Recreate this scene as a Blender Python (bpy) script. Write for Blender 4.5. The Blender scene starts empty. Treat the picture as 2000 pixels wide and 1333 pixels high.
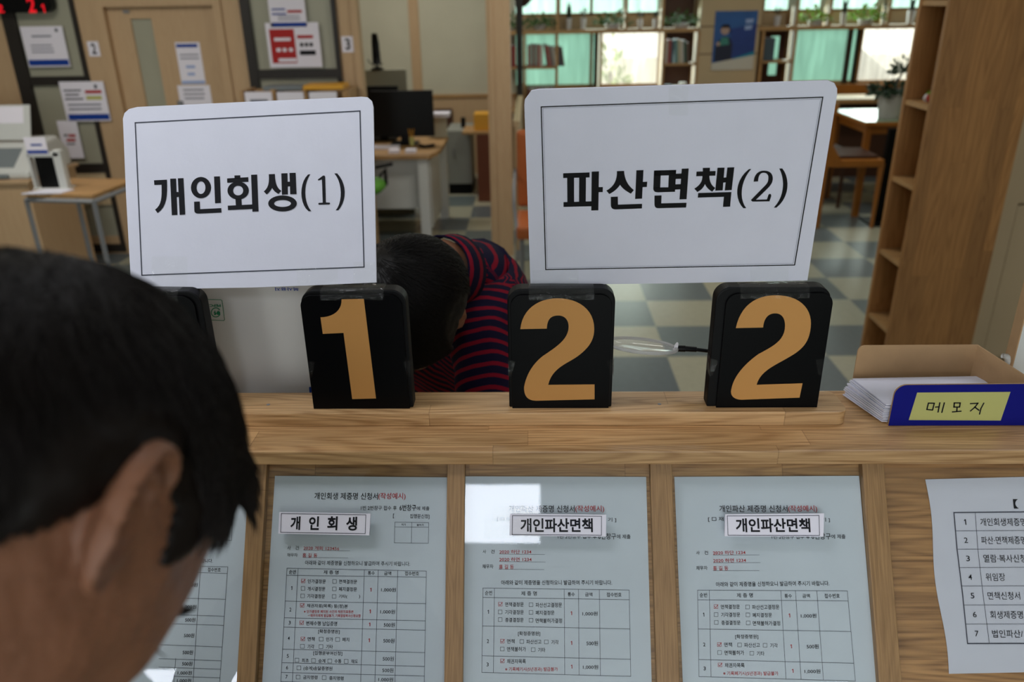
import bpy, bmesh, math, random
from math import radians, sin, cos, pi, sqrt
from mathutils import Vector, Matrix, noise
random.seed(7)
scn = bpy.context.scene
COL = scn.collection
# ------------------------------------------------------------------ camera
F = 1555.6; H = 1.65
YAW, PITCH, ROLL = radians(1.75), radians(23.2), radians(-1.0)
ROT = Matrix.Rotation(YAW, 3, 'Z') @ Matrix.Rotation(pi/2-PITCH, 3, 'X') @ Matrix.Rotation(ROLL, 3, 'Z')
CAM = Vector((0, 0, H))
cd = bpy.data.cameras.new('camera'); cam = bpy.data.objects.new('camera', cd); COL.objects.link(cam)
cam.matrix_world = Matrix.Translation(CAM) @ ROT.to_4x4()
cd.sensor_width = 36.0; cd.lens = 28.0; cd.clip_start = 0.02; cd.clip_end = 200
cd.dof.use_dof = True; cd.dof.focus_distance = 0.92; cd.dof.aperture_fstop = 5.0
scn.camera = cam
def ray(x, y): return ROT @ Vector(((x-1000)/F, -(y-666.5)/F, -1.0))
def onZ(x, y, z): d = ray(x, y); return CAM + d*((z-H)/d.z)
def onY(x, y, Y): d = ray(x, y); return CAM + d*(Y/d.y)
def onX(x, y, X): d = ray(x, y); return CAM + d*(X/d.x)
def onD(x, y, D): return CAM + ray(x, y)*D
def onP(x, y, p, n): d = ray(x, y); return CAM + d*((p-CAM).dot(n)/d.dot(n))
# ------------------------------------------------------------------ world, exposure, lights
scn.view_settings.view_transform = 'Standard'; scn.view_settings.look = 'None'
scn.view_settings.gamma = 1.0; scn.view_settings.use_curve_mapping = False
scn.view_settings.exposure = -0.05
w = bpy.data.worlds.new('sky'); scn.world = w; w.use_nodes = True
bg = w.node_tree.nodes['Background']; bg.inputs[0].default_value = (0.93, 1.0, 0.97, 1); bg.inputs[1].default_value = 2.6
def area(name, loc, size, sy, power, color=(1, 1, 1), rot=(0, 0, 0)):
    l = bpy.data.lights.new(name, 'AREA'); l.shape = 'RECTANGLE'; l.size = size; l.size_y = sy; l.energy = power; l.color = color
    o = bpy.data.objects.new(name, l); COL.objects.link(o); o.location = loc; o.rotation_euler = rot; return o
CEIL = 2.6
LUM = [(-0.40, 0.02, -1.84, -1.36, 9), (-2.45, -1.86, -3.95, -3.40, 9), (1.74, 1.93, -4.1, -3.56, 9)]
area('added_ceiling_lamp', (-0.9, 0.75, CEIL-0.06), 1.1, 0.25, 10, (0.93, 0.95, 1.0))  # unseen overhead lamps added to light the office, no fixtures built
area('added_ceiling_lamp', (1.2, 1.5, CEIL-0.06), 1.1, 0.25, 6.5, (0.93, 0.95, 1.0))
area('added_ceiling_lamp', (-2.6, 3.6, CEIL-0.06), 1.1, 0.25, 24, (1.0, 0.95, 0.86))
area('added_ceiling_lamp', (0.4, 4.3, CEIL-0.06), 1.1, 0.25, 16, (1.0, 0.96, 0.88))
area('added_ceiling_lamp', (-1.2, 6.9, CEIL-0.06), 1.1, 0.25, 22, (1.0, 0.97, 0.88))
area('added_ceiling_lamp', (2.3, 6.0, CEIL-0.06), 1.1, 0.25, 14, (1.0, 0.96, 0.88))
area('window_daylight', (1.3, 8.15, 1.2), 1.6, 0.7, 14, (0.80, 1.0, 0.93), (radians(-90), 0, 0))
area('window_daylight', (3.1, 8.15, 1.2), 1.4, 0.7, 14, (0.80, 1.0, 0.93), (radians(-90), 0, 0))
area('added_front_fill', (-0.6, -4.4, 1.7), 3.6, 1.6, 18, (0.86, 0.91, 1.0), (radians(82), 0, 0))  # unseen lamp added behind the camera to brighten the counter front
# ------------------------------------------------------------------ materials
def newmat(name):
    m = bpy.data.materials.new(name); m.use_nodes = True
    nt = m.node_tree; b = nt.nodes['Principled BSDF']; return m, nt, b
def S(c):
    return tuple(((v/255.0)/12.92 if v/255.0 <= 0.04045 else ((v/255.0+0.055)/1.055)**2.4) for v in c) + (1,)
def mat(name, col, rough=0.6, metal=0.0, vary=0.0, vscale=8, bump=0.0, bscale=60, spec=0.5, emit=None, es=1.0, coat=0.0):
    m, nt, b = newmat(name)
    b.inputs['Base Color'].default_value = S(col); b.inputs['Roughness'].default_value = rough
    b.inputs['Metallic'].default_value = metal; b.inputs['Specular IOR Level'].default_value = spec
    b.inputs['Coat Weight'].default_value = coat
    if emit: b.inputs['Emission Color'].default_value = S(emit); b.inputs['Emission Strength'].default_value = es
    tc = nt.nodes.new('ShaderNodeTexCoord')
    if vary:
        n = nt.nodes.new('ShaderNodeTexNoise'); n.inputs['Scale'].default_value = vscale; n.inputs['Detail'].default_value = 4
        nt.links.new(tc.outputs['Object'], n.inputs['Vector'])
        r = nt.nodes.new('ShaderNodeMapRange'); r.inputs[1].default_value = 0.3; r.inputs[2].default_value = 0.7
        r.inputs[3].default_value = 1-vary; r.inputs[4].default_value = 1+vary
        nt.links.new(n.outputs[0], r.inputs[0])
        mx = nt.nodes.new('ShaderNodeMix'); mx.data_type = 'RGBA'; mx.blend_type = 'MULTIPLY'; mx.inputs[0].default_value = 1
        mx.inputs[6].default_value = S(col); nt.links.new(r.outputs[0], mx.inputs[7]); nt.links.new(mx.outputs[2], b.inputs['Base Color'])
    if bump:
        n = nt.nodes.new('ShaderNodeTexNoise'); n.inputs['Scale'].default_value = bscale; n.inputs['Detail'].default_value = 5
        nt.links.new(tc.outputs['Object'], n.inputs['Vector'])
        bp = nt.nodes.new('ShaderNodeBump'); bp.inputs['Strength'].default_value = bump; bp.inputs['Distance'].default_value = 0.01
        nt.links.new(n.outputs[0], bp.inputs['Height']); nt.links.new(bp.outputs[0], b.inputs['Normal'])
    return m
def wood(name, c1, c2, along, across, blen=0.35, bwid=0.035, rough=0.45, gscale=1.0, bvar=0.25, third=None, contrast=1.0):
    """glued-stave wood: grain runs along `along`; staves bwid wide and about blen long"""
    m, nt, b = newmat(name); N = nt.nodes.new; L = nt.links.new
    b.inputs['Roughness'].default_value = rough
    A = Vector(along).normalized(); B = Vector(across).normalized(); Cc = A.cross(B)
    tc = N('ShaderNodeTexCoord')
    def dot(v):
        d = N('ShaderNodeVectorMath'); d.operation = 'DOT_PRODUCT'; L(tc.outputs['Object'], d.inputs[0]); d.inputs[1].default_value = v; return d.outputs['Value']
    def mt(op, a, bb=None, c=None):
        n = N('ShaderNodeMath'); n.operation = op
        for i, v in enumerate((a, bb, c)):
            if v is None: continue
            if isinstance(v, (int, float)): n.inputs[i].default_value = v
            else: L(v, n.inputs[i])
        return n.outputs[0]
    a, bb, c = dot(A), dot(B), dot(Cc)
    row = mt('FLOOR', mt('DIVIDE', mt('ADD', bb, 0.0031), bwid))
    wn = N('ShaderNodeTexWhiteNoise'); wn.noise_dimensions = '1D'; L(row, wn.inputs['W'])
    al = mt('ADD', mt('DIVIDE', a, blen), mt('MULTIPLY', wn.outputs['Value'], 7.3))
    seg = mt('FLOOR', al)
    idn = mt('ADD', mt('MULTIPLY', row, 17.31), mt('MULTIPLY', seg, 5.77))
    wn2 = N('ShaderNodeTexWhiteNoise'); wn2.noise_dimensions = '1D'; L(idn, wn2.inputs['W'])
    rnd = wn2.outputs['Value']
    cx = N('ShaderNodeCombineXYZ')
    L(mt('ADD', mt('MULTIPLY', a, 2.2*gscale), mt('MULTIPLY', rnd, 40)), cx.inputs[0]); L(mt('MULTIPLY', bb, 26*gscale), cx.inputs[1]); L(mt('MULTIPLY', c, 26*gscale), cx.inputs[2])
    n1 = N('ShaderNodeTexNoise'); n1.inputs['Scale'].default_value = 1.0; n1.inputs['Detail'].default_value = 1; L(cx.outputs[0], n1.inputs['Vector'])
    ring = mt('ADD', mt('MULTIPLY', mt('SINE', mt('MULTIPLY', n1.outputs[0], 90.0)), .5), .5)
    ring = mt('POWER', ring, 1.8)
    cx2 = N('ShaderNodeCombineXYZ')
    L(mt('MULTIPLY', a, 14*gscale), cx2.inputs[0]); L(mt('MULTIPLY', bb, 420*gscale), cx2.inputs[1]); L(mt('MULTIPLY', c, 420*gscale), cx2.inputs[2])
    n2 = N('ShaderNodeTexNoise'); n2.inputs['Scale'].default_value = 1.0; n2.inputs['Detail'].default_value = 3; L(cx2.outputs[0], n2.inputs['Vector'])
    f = mt('ADD', mt('MULTIPLY', ring, 0.34*contrast), mt('SUBTRACT', mt('MULTIPLY', n2.outputs[0], 1.3), .33))
    mx = N('ShaderNodeMix'); mx.data_type = 'RGBA'; L(f, mx.inputs[0]); mx.inputs[6].default_value = S(c1); mx.inputs[7].default_value = S(c2)
    br = mt('ADD', mt('MULTIPLY', rnd, bvar*2), 1-bvar)
    mm = N('ShaderNodeMix'); mm.data_type = 'RGBA'; mm.blend_type = 'MULTIPLY'; mm.inputs[0].default_value = 1; L(mx.outputs[2], mm.inputs[6]); L(br, mm.inputs[7])
    # thin joint lines between staves
    fr = mt('FRACT', mt('DIVIDE', mt('ADD', bb, 0.0031), bwid)); fa = mt('FRACT', al)
    j = mt('MAXIMUM', mt('LESS_THAN', fr, 0.0006/bwid), mt('LESS_THAN', fa, 0.0010/blen))
    mj = N('ShaderNodeMix'); mj.data_type = 'RGBA'; mj.blend_type = 'MULTIPLY'; L(mt('MULTIPLY', j, 0.35), mj.inputs[0]); L(mm.outputs[2], mj.inputs[6]); mj.inputs[7].default_value = (0.25, 0.18, 0.1, 1)
    L(mj.outputs[2], b.inputs['Base Color'])
    bp = N('ShaderNodeBump'); bp.inputs['Strength'].default_value = 0.12; bp.inputs['Distance'].default_value = 0.002; L(n2.outputs[0], bp.inputs['Height']); L(bp.outputs[0], b.inputs['Normal'])
    return m
def clear(name, tint=(1, 1, 1), ior=1.45, rough=0.02, bump=0.0, bscale=30, dens=0.0):
    m, nt, b = newmat(name); N = nt.nodes.new; L = nt.links.new
    nt.nodes.remove(b); out = nt.nodes['Material Output']
    t = N('ShaderNodeBsdfTransparent'); t.inputs[0].default_value = (*tint, 1)
    g = N('ShaderNodeBsdfGlossy'); g.inputs['Roughness'].default_value = rough
    fr = N('ShaderNodeFresnel'); fr.inputs[0].default_value = ior
    ge = N('ShaderNodeNewGeometry'); iv = N('ShaderNodeMath'); iv.operation = 'SUBTRACT'; iv.inputs[0].default_value = 1; L(ge.outputs['Backfacing'], iv.inputs[1])
    ml = N('ShaderNodeMath'); ml.operation = 'MULTIPLY'; L(fr.outputs[0], ml.inputs[0]); L(iv.outputs[0], ml.inputs[1])
    x = N('ShaderNodeMixShader'); L(ml.outputs[0], x.inputs[0]); L(t.outputs[0], x.inputs[1]); L(g.outputs[0], x.inputs[2])
    src = x
    if dens:
        d = N('ShaderNodeBsdfDiffuse'); d.inputs[0].default_value = (.8, .8, .78, 1)
        y = N('ShaderNodeMixShader'); y.inputs[0].default_value = dens; L(x.outputs[0], y.inputs[1]); L(d.outputs[0], y.inputs[2]); src = y
    if bump:
        tc = N('ShaderNodeTexCoord'); n = N('ShaderNodeTexNoise'); n.inputs['Scale'].default_value = bscale; n.inputs['Detail'].default_value = 1; n.inputs['Distortion'].default_value = 1.5
        L(tc.outputs['Object'], n.inputs['Vector'])
        bp = N('ShaderNodeBump'); bp.inputs['Strength'].default_value = bump; bp.inputs['Distance'].default_value = 0.01
        L(n.outputs[0], bp.inputs['Height']); L(bp.outputs[0], g.inputs['Normal'])
    L(src.outputs[0], out.inputs['Surface']); return m
def film(name, col, trans=0.75):
    m, nt, b = newmat(name); N = nt.nodes.new; L = nt.links.new
    nt.nodes.remove(b); out = nt.nodes['Material Output']
    tc = N('ShaderNodeTexCoord'); mp = N('ShaderNodeMapping'); mp.inputs['Scale'].default_value = (9, 1, 0.8)
    L(tc.outputs['Object'], mp.inputs[0]); n = N('ShaderNodeTexNoise'); n.inputs['Scale'].default_value = 2.2; L(mp.outputs[0], n.inputs['Vector'])
    r = N('ShaderNodeMapRange'); r.inputs[1].default_value = .3; r.inputs[2].default_value = .7; r.inputs[3].default_value = .82; r.inputs[4].default_value = 1.02; L(n.outputs[0], r.inputs[0])
    mx = N('ShaderNodeMix'); mx.data_type = 'RGBA'; mx.blend_type = 'MULTIPLY'; mx.inputs[0].default_value = 1; mx.inputs[6].default_value = S(col); L(r.outputs[0], mx.inputs[7])
    t = N('ShaderNodeBsdfTransparent'); L(mx.outputs[2], t.inputs[0]); d = N('ShaderNodeBsdfTranslucent'); L(mx.outputs[2], d.inputs[0])
    x = N('ShaderNodeMixShader'); x.inputs[0].default_value = trans; L(d.outputs[0], x.inputs[1]); L(t.outputs[0], x.inputs[2]); L(x.outputs[0], out.inputs['Surface']); return m

ASH1, ASH2 = (186, 152, 110), (126, 92, 54)
M = {}
M['counter'] = wood('laminated ash counter', (214, 172, 122), (146, 103, 60), (1, 0, 0), (0, 1, 0.55), 0.32, 0.030, 0.4, 1.0, 0.14)
M['ledge'] = wood('ash ledge strip', (216, 176, 128), (148, 106, 63), (1, 0, 0), (0, 1, 0.8), 0.42, 0.034, 0.4, 1.0, 0.12)
AP = radians(56.4)
U = Vector((0, cos(AP), sin(AP))); NN = Vector((0, -sin(AP), cos(AP))); XX = Vector((1, 0, 0))
M['divider'] = wood('ash divider', (172, 134, 90), (118, 86, 52), U, XX, 2.0, 0.3, 0.5, 1.6, 0.05, contrast=.6)
M['backboard'] = wood('slatted board behind the forms', (184, 142, 92), (118, 82, 46), XX, U, 0.18, 0.032, 0.5, 1.2, 0.16)
M['backboard2'] = wood('bold grained board', (190, 142, 90), (112, 74, 40), XX, U, 0.30, 0.055, 0.5, 0.8, 0.14)
M['bookcase'] = wood('brown bookcase wood', (178, 128, 74), (134, 90, 46), (0, 0, 1), (1, 0.6, 0), 0.7, 0.06, 0.5, 0.5, 0.20, contrast=1.0)
M['shelfwood'] = wood('shelf wood', (190, 150, 100), (142, 104, 62), (1, 0, 0), (0, 1, 1), 0.9, 0.1, 0.5, 0.5, 0.08, contrast=.6)
M['beige'] = wood('beige laminate', (196, 166, 130), (182, 150, 114), (0, 0, 1), (1, 0, 0), 6, 3, 0.6, 0.5, 0.02, contrast=.5)
M['beige2'] = mat('beige wall panel', (188, 166, 132), 0.7, vary=.04, vscale=3)
M['cream'] = mat('cream wallpaper', (196, 192, 172), 0.8, vary=.03, vscale=4)
M['kraft'] = mat('brown kraft cardboard', (176, 142, 104), 0.85, vary=.05, vscale=40, bump=.1, bscale=200)
M['paper'] = mat('white paper', (220, 220, 234), 0.85, vary=.015, vscale=25, bump=.04, bscale=90, spec=.2)
M['formpaper'] = mat('form paper', (198, 205, 212), 0.85, vary=.02, vscale=20, spec=.2)
M['notice'] = mat('notice paper', (206, 206, 216), 0.85, vary=.02, vscale=20, spec=.2)
M['label'] = mat('label paper', (236, 232, 244), 0.85, spec=.2)
M['ink'] = mat('black print', (22, 22, 28), 0.6, spec=.2)
M['inkgrey'] = mat('grey print line', (70, 72, 84), 0.6, spec=.2)
M['inkblack'] = mat('deep black print', (10, 10, 13), 0.6, spec=.2)
M['red'] = mat('red print', (176, 44, 44), 0.6, spec=.2)
M['bluebar'] = mat('blue print', (24, 62, 150), 0.6, spec=.2)
M['lightblue'] = mat('light blue print', (150, 170, 215), 0.6)
M['textgrey'] = mat('faint print', (120, 122, 138), 0.7)
M['black'] = mat('black foam block', (8, 8, 10), 0.5, spec=.15)
M['lam'] = mat('black laminated card', (7, 7, 9), 0.3, spec=.10)
M['gold'] = mat('ochre print', (202, 146, 82), 0.55, spec=.25)
M['acrylic'] = clear('acrylic cover', (0.985, 0.993, 0.995), 1.47, 0.012, bump=.006, bscale=5)
M['tape'] = clear('clear adhesive tape', (0.985, 0.988, 0.98), 1.3, 0.07, bump=.5, bscale=45, dens=.012)
M['glass'] = clear('glass pane', (0.92, 0.97, 0.95), 1.45, 0.01)
M['frost'] = mat('frosted grey green glass', (164, 162, 144), 0.35, vary=.05, vscale=2)
M['darkframe'] = mat('dark brown metal frame', (34, 28, 24), 0.5)
M['grey'] = mat('grey metal', (128, 130, 134), 0.5)
M['white'] = mat('white plastic', (206, 208, 206), 0.45)
M['greyplastic'] = mat('grey plastic', (120, 128, 132), 0.45)
M['screenblack'] = mat('black plastic', (8, 8, 10), 0.4, spec=.2)
M['blue'] = mat('navy blue card', (12, 18, 122), 0.6, spec=.15)
M['yellow'] = mat('pale yellow paper', (188, 186, 114), 0.8)
M['orange'] = mat('orange leather', (172, 90, 38), 0.5)
M['orangewood'] = mat('orange brown wood', (166, 104, 38), 0.45, vary=.08, vscale=10)
M['seat'] = mat('dark brown seat', (70, 40, 24), 0.6)
M['leaf'] = mat('green leaf', (62, 104, 48), 0.5, vary=.25, vscale=25)
M['leaf2'] = mat('bright green leaf', (130, 176, 50), 0.5, vary=.25, vscale=25)
M['leafdark'] = mat('dark green leaf', (36, 58, 38), 0.5, vary=.2, vscale=25)
M['pot'] = mat('white ceramic pot', (202, 200, 202), 0.4)
M['soil'] = mat('soil', (50, 38, 28), 0.9)
M['teal'] = film('teal window film', (184, 212, 200), .26)
M['palegreen'] = film('pale green sheer blind', (226, 246, 238), .6)
M['sheer'] = film('sheer blind', (252, 248, 240), .75)
M['skin'] = mat('skin', (134, 89, 64), 0.55, vary=.16, vscale=35, bump=.25, bscale=120)
M['skin'].node_tree.nodes['Principled BSDF'].inputs['Subsurface Weight'].default_value = 0.12
M['skin'].node_tree.nodes['Principled BSDF'].inputs['Subsurface Radius'].default_value = (0.01, 0.004, 0.002)
M['hair'] = mat('dark hair', (19, 12, 9), 0.5, spec=.22)
M['hairblack'] = mat('black hair', (14, 11, 10), 0.5, spec=.25)
M['coat'] = mat('dark grey jacket cloth', (44, 44, 50), 0.9, vary=.08)
M['trousers'] = mat('dark trousers cloth', (34, 34, 40), 0.9)
M['green'] = mat('green print', (16, 126, 84), 0.6)
M['lime'] = mat('lime green fabric', (84, 150, 40), 0.7)
M['yelloworange'] = mat('orange yellow plastic', (222, 160, 40), 0.5)
M['carton'] = mat('white carton', (214, 212, 208), 0.7, vary=.02, vscale=6)
M['ceil'] = mat('white ceiling board', (225, 225, 222), 0.9)
M['led'] = mat('red led digit', (120, 0, 10), 0.5, emit=(255, 16, 36), es=.75)
M['lumi'] = mat('luminaire diffuser', (240, 240, 240), 0.5, emit=(236, 242, 255), es=24)
# floor: checker of deco tiles
def floor_mat():
    m, nt, b = newmat('vinyl tile floor'); N = nt.nodes.new; L = nt.links.new
    geo = N('ShaderNodeNewGeometry'); sep = N('ShaderNodeSeparateXYZ'); L(geo.outputs['Position'], sep.inputs[0])
    def mt(op, a, bb=None):
        n = N('ShaderNodeMath'); n.operation = op
        for i, v in enumerate((a, bb)):
            if v is None: continue
            if isinstance(v, (int, float)): n.inputs[i].default_value = v
            else: L(v, n.inputs[i])
        return n.outputs[0]
    fx = mt('FLOOR', mt('DIVIDE', mt('SUBTRACT', sep.outputs[0], 0.662), 0.396)); fy = mt('FLOOR', mt('DIVIDE', mt('SUBTRACT', sep.outputs[1], 3.64), 0.40))
    ck = mt('FLOORED_MODULO', mt('ADD', fx, fy), 2.0)
    cid = N('ShaderNodeCombineXYZ'); L(fx, cid.inputs[0]); L(fy, cid.inputs[1])
    wn = N('ShaderNodeTexWhiteNoise'); L(cid.outputs[0], wn.inputs['Vector'])
    mx = N('ShaderNodeMix'); mx.data_type = 'RGBA'; L(ck, mx.inputs[0]); mx.inputs[6].default_value = S((98, 106, 112)); mx.inputs[7].default_value = S((176, 172, 150))
    m2 = N('ShaderNodeMix'); m2.data_type = 'RGBA'; L(mt('MULTIPLY', wn.outputs['Value'], .35), m2.inputs[0]); L(mx.outputs[2], m2.inputs[6]); m2.inputs[7].default_value = S((126, 144, 138))
    n1 = N('ShaderNodeTexNoise'); n1.inputs['Scale'].default_value = 30; n1.inputs['Detail'].default_value = 6; L(geo.outputs['Position'], n1.inputs['Vector'])
    r = mt('ADD', mt('MULTIPLY', n1.outputs[0], .3), .85)
    m3 = N('ShaderNodeMix'); m3.data_type = 'RGBA'; m3.blend_type = 'MULTIPLY'; m3.inputs[0].default_value = 1; L(m2.outputs[2], m3.inputs[6]); L(r, m3.inputs[7])
    L(m3.outputs[2], b.inputs['Base Color']); b.inputs['Roughness'].default_value = .28; b.inputs['Specular IOR Level'].default_value = .5
    return m
M['floor'] = floor_mat()
# ------------------------------------------------------------------ builders
class MB:
    def __init__(s): s.v = []; s.f = []; s.mi = []; s.base = Vector((0, 0, 0)); s.R = None
    def add(s, vs, fs, mi=0):
        k = len(s.v); s.v += [Vector(v) for v in vs]
        for f in fs: s.f.append([i+k for i in f]); s.mi.append(mi)
        return s
    def obox(s, o, ux, uy, uz, a, b, c, mi=0):
        o = Vector(o); P = [o+ux*x+uy*y+uz*z for z in c for y in b for x in a]
        return s.add(P, [(0, 2, 3, 1), (4, 5, 7, 6), (0, 1, 5, 4), (2, 6, 7, 3), (0, 4, 6, 2), (1, 3, 7, 5)], mi)
    def box(s, x0, x1, y0, y1, z0, z1, mi=0):
        return s.obox((0, 0, 0), Vector((1, 0, 0)), Vector((0, 1, 0)), Vector((0, 0, 1)), (x0, x1), (y0, y1), (z0, z1), mi)
    def quad(s, a, b, c, d, mi=0): return s.add([a, b, c, d], [(0, 1, 2, 3)], mi)
    def prism(s, pts, n, t, mi=0):
        """polygon pts extruded by n*t (slab)"""
        n = Vector(n); k = len(pts); P = [Vector(p) for p in pts]; Q = [p+n*t for p in P]
        fs = [list(range(k))[::-1], [k+i for i in range(k)]] + [(i, (i+1) % k, k+(i+1) % k, k+i) for i in range(k)]
        return s.add(P+Q, fs, mi)
    def tube(s, pts, r, n=8, mi=0, caps=True):
        pts = [Vector(p) for p in pts]; rr = r if isinstance(r, (list, tuple)) else [r]*len(pts); k0 = len(s.v); up = None
        for i, p in enumerate(pts):
            t = (pts[min(i+1, len(pts)-1)]-pts[max(i-1, 0)]).normalized()
            if up is None: up = Vector((0, 0, 1)) if abs(t.z) < .9 else Vector((1, 0, 0))
            a = t.cross(up).normalized(); b = a.cross(t).normalized(); up = b
            for j in range(n): th = 2*pi*j/n; s.v.append(p+(a*cos(th)+b*sin(th))*rr[i])
        for i in range(len(pts)-1):
            for j in range(n):
                s.f.append([k0+i*n+j, k0+i*n+(j+1) % n, k0+(i+1)*n+(j+1) % n, k0+(i+1)*n+j]); s.mi.append(mi)
        if caps:
            s.f.append([k0+j for j in range(n)]); s.mi.append(mi); e = k0+(len(pts)-1)*n; s.f.append([e+j for j in range(n)][::-1]); s.mi.append(mi)
        return s
    def lathe(s, c, prof, n=20, mi=0):
        c = Vector(c); k0 = len(s.v)
        for r, z in prof:
            for j in range(n): th = 2*pi*j/n; s.v.append(c+Vector((r*cos(th), r*sin(th), z)))
        for i in range(len(prof)-1):
            for j in range(n):
                s.f.append([k0+i*n+j, k0+i*n+(j+1) % n, k0+(i+1)*n+(j+1) % n, k0+(i+1)*n+j]); s.mi.append(mi)
        s.f.append([k0+j for j in range(n)][::-1]); s.mi.append(mi); e = k0+(len(prof)-1)*n; s.f.append([e+j for j in range(n)]); s.mi.append(mi)
        return s
    def build(s, name, mats, parent=None, smooth=False, bevel=0.0, seg=2):
        me = bpy.data.meshes.new(name)
        vs = s.v
        if parent is not None:
            im = parent_matrix(parent).inverted(); vs = [im @ v for v in vs]
        me.from_pydata([tuple(v) for v in vs], [], s.f); me.update()
        if not isinstance(mats, (list, tuple)): mats = [mats]
        for m_ in mats: me.materials.append(m_)
        for p, i in zip(me.polygons, s.mi): p.material_index = i; p.use_smooth = smooth
        o = bpy.data.objects.new(name, me); COL.objects.link(o)
        if parent is not None: o.parent = parent
        if bevel:
            bm = bmesh.new(); bm.from_mesh(me); bmesh.ops.remove_doubles(bm, verts=bm.verts, dist=1e-6)
            es = [e for e in bm.edges if len(e.link_faces) == 2 and e.calc_face_angle(0) > radians(30)]
            bmesh.ops.bevel(bm, geom=es, offset=bevel, segments=seg, affect='EDGES', profile=.6, clamp_overlap=True)
            bm.to_mesh(me); bm.free()
            if smooth:
                for p in me.polygons: p.use_smooth = True
        return o
def parent_matrix(o):
    m = Matrix.LocRotScale(o.location, o.rotation_euler, o.scale)
    return (parent_matrix(o.parent) @ m) if o.parent else m
def tag(o, label, cat, group=None, kind=None):
    o['label'] = label
    if cat: o['category'] = cat
    if group: o['group'] = group
    if kind: o['kind'] = kind
    return o
def thing(name, label, cat, loc=(0, 0, 0), group=None, rotz=0):
    o = bpy.data.objects.new(name, None); COL.objects.link(o); o.location = loc; o.rotation_euler = (0, 0, rotz); o.empty_display_size = .1
    return tag(o, label, cat, group)
def struct(o): o['kind'] = 'structure'; return o
# text ----------------------------------------------------------------
_tc = {}
def glyphs(s_, bold=0.0):
    k = (s_, bold)
    if s_ == '1': return ([(0, .80), (.50, 1), (1, 1), (1, 0), (.52, 0), (.52, .80), (0, .64)], [[0, 6, 5, 4, 3, 2, 1]])
    if k not in _tc:
        c = bpy.data.curves.new('t', 'FONT'); c.body = s_; c.resolution_u = 3; c.offset = bold; c.fill_mode = 'FRONT'
        o = bpy.data.objects.new('t', c); COL.objects.link(o); bpy.context.view_layer.update()
        me = bpy.data.meshes.new_from_object(o.evaluated_get(bpy.context.evaluated_depsgraph_get()))
        vs = [v.co.copy() for v in me.vertices]; fs = [list(p.vertices) for p in me.polygons]
        bpy.data.objects.remove(o); bpy.data.curves.remove(c); bpy.data.meshes.remove(me)
        x0 = min(v.x for v in vs); x1 = max(v.x for v in vs); y0 = min(v.y for v in vs); y1 = max(v.y for v in vs)
        _tc[k] = ([((v.x-x0)/(x1-x0), (v.y-y0)/(y1-y0)) for v in vs], fs)
    return _tc[k]
def put_text(mb, s_, p0, ux, uy, w_, h_, mi=0, bold=0.0, flip=False):
    """text box with lower-left corner p0, width w_ along ux, height h_ along uy"""
    vs, fs = glyphs(s_, bold); k = len(mb.v)
    mb.v += [p0+ux*(w_*(1-a if flip else a))+uy*(h_*(1-b if flip else b)) for a, b in vs]
    for f in fs: mb.f.append([i+k for i in f]); mb.mi.append(mi)
class Sheet:
    """marks printed on a plane; coordinates come from a crop (ox, oy, scale) of the reference frame"""
    def __init__(s, p, n, lift, ox, oy, sc, slope=0.0):
        s.p = p+n*lift; s.n = n; s.ox = ox; s.oy = oy; s.sc = sc; s.sl = slope; s.mb = MB()
    def P(s, x, y): return onP(s.ox+x/s.sc, s.oy+y/s.sc, s.p, s.n)
    def T(s, txt, x0, x1, yc, h, mi=0, bold=0.007, sl=None):
        sl = s.sl if sl is None else sl; dy = sl*(x1-x0)
        a = s.P(x0, yc+h/2); b = s.P(x1, yc+h/2+dy); c = s.P(x0, yc-h/2)
        ux = (b-a); w_ = ux.length; ux.normalize(); uy = s.n.cross(ux); hh = abs((c-a).dot(uy))
        put_text(s.mb, txt, a, ux, uy, w_, hh, mi, bold)
    def line(s, x0, y0, x1, y1, wd=1.3, mi=0):
        a, b = s.P(x0, y0), s.P(x1, y1); t = (b-a).normalized(); u = s.n.cross(t)*(wd*0.0003)
        s.mb.quad(a-u-t*wd*.0003, b-u+t*wd*.0003, b+u+t*wd*.0003, a+u-t*wd*.0003, mi)
    def poly(s, pts, mi=0):
        s.mb.add([s.P(*q) for q in pts], [list(range(len(pts)))], mi)
    def ring(s, cx, cy, rx, ry, wx, wy, mi=0, a0=0, a1=360, n=28):
        k = len(s.mb.v)
        for i in range(n+1):
            t = radians(a0+(a1-a0)*i/n); s.mb.v += [s.P(cx+rx*cos(t), cy+ry*sin(t)), s.P(cx+(rx-wx)*cos(t), cy+(ry-wy)*sin(t))]
        for i in range(n): s.mb.f.append([k+2*i, k+2*i+1, k+2*i+3, k+2*i+2]); s.mb.mi.append(mi)
def bez(pts, n=10):
    """pts: list of (p) or cubic tuples (c1,c2,p) -> polyline"""
    out = [pts[0]]
    for q in pts[1:]:
        if isinstance(q[0], (int, float)): out.append(q)
        else:
            p0 = out[-1]; c1, c2, p3 = q
            for i in range(1, n+1):
                t = i/n; out.append(tuple((1-t)**3*p0[k]+3*(1-t)**2*t*c1[k]+3*(1-t)*t*t*c2[k]+t**3*p3[k] for k in (0, 1)))
    return out
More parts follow.
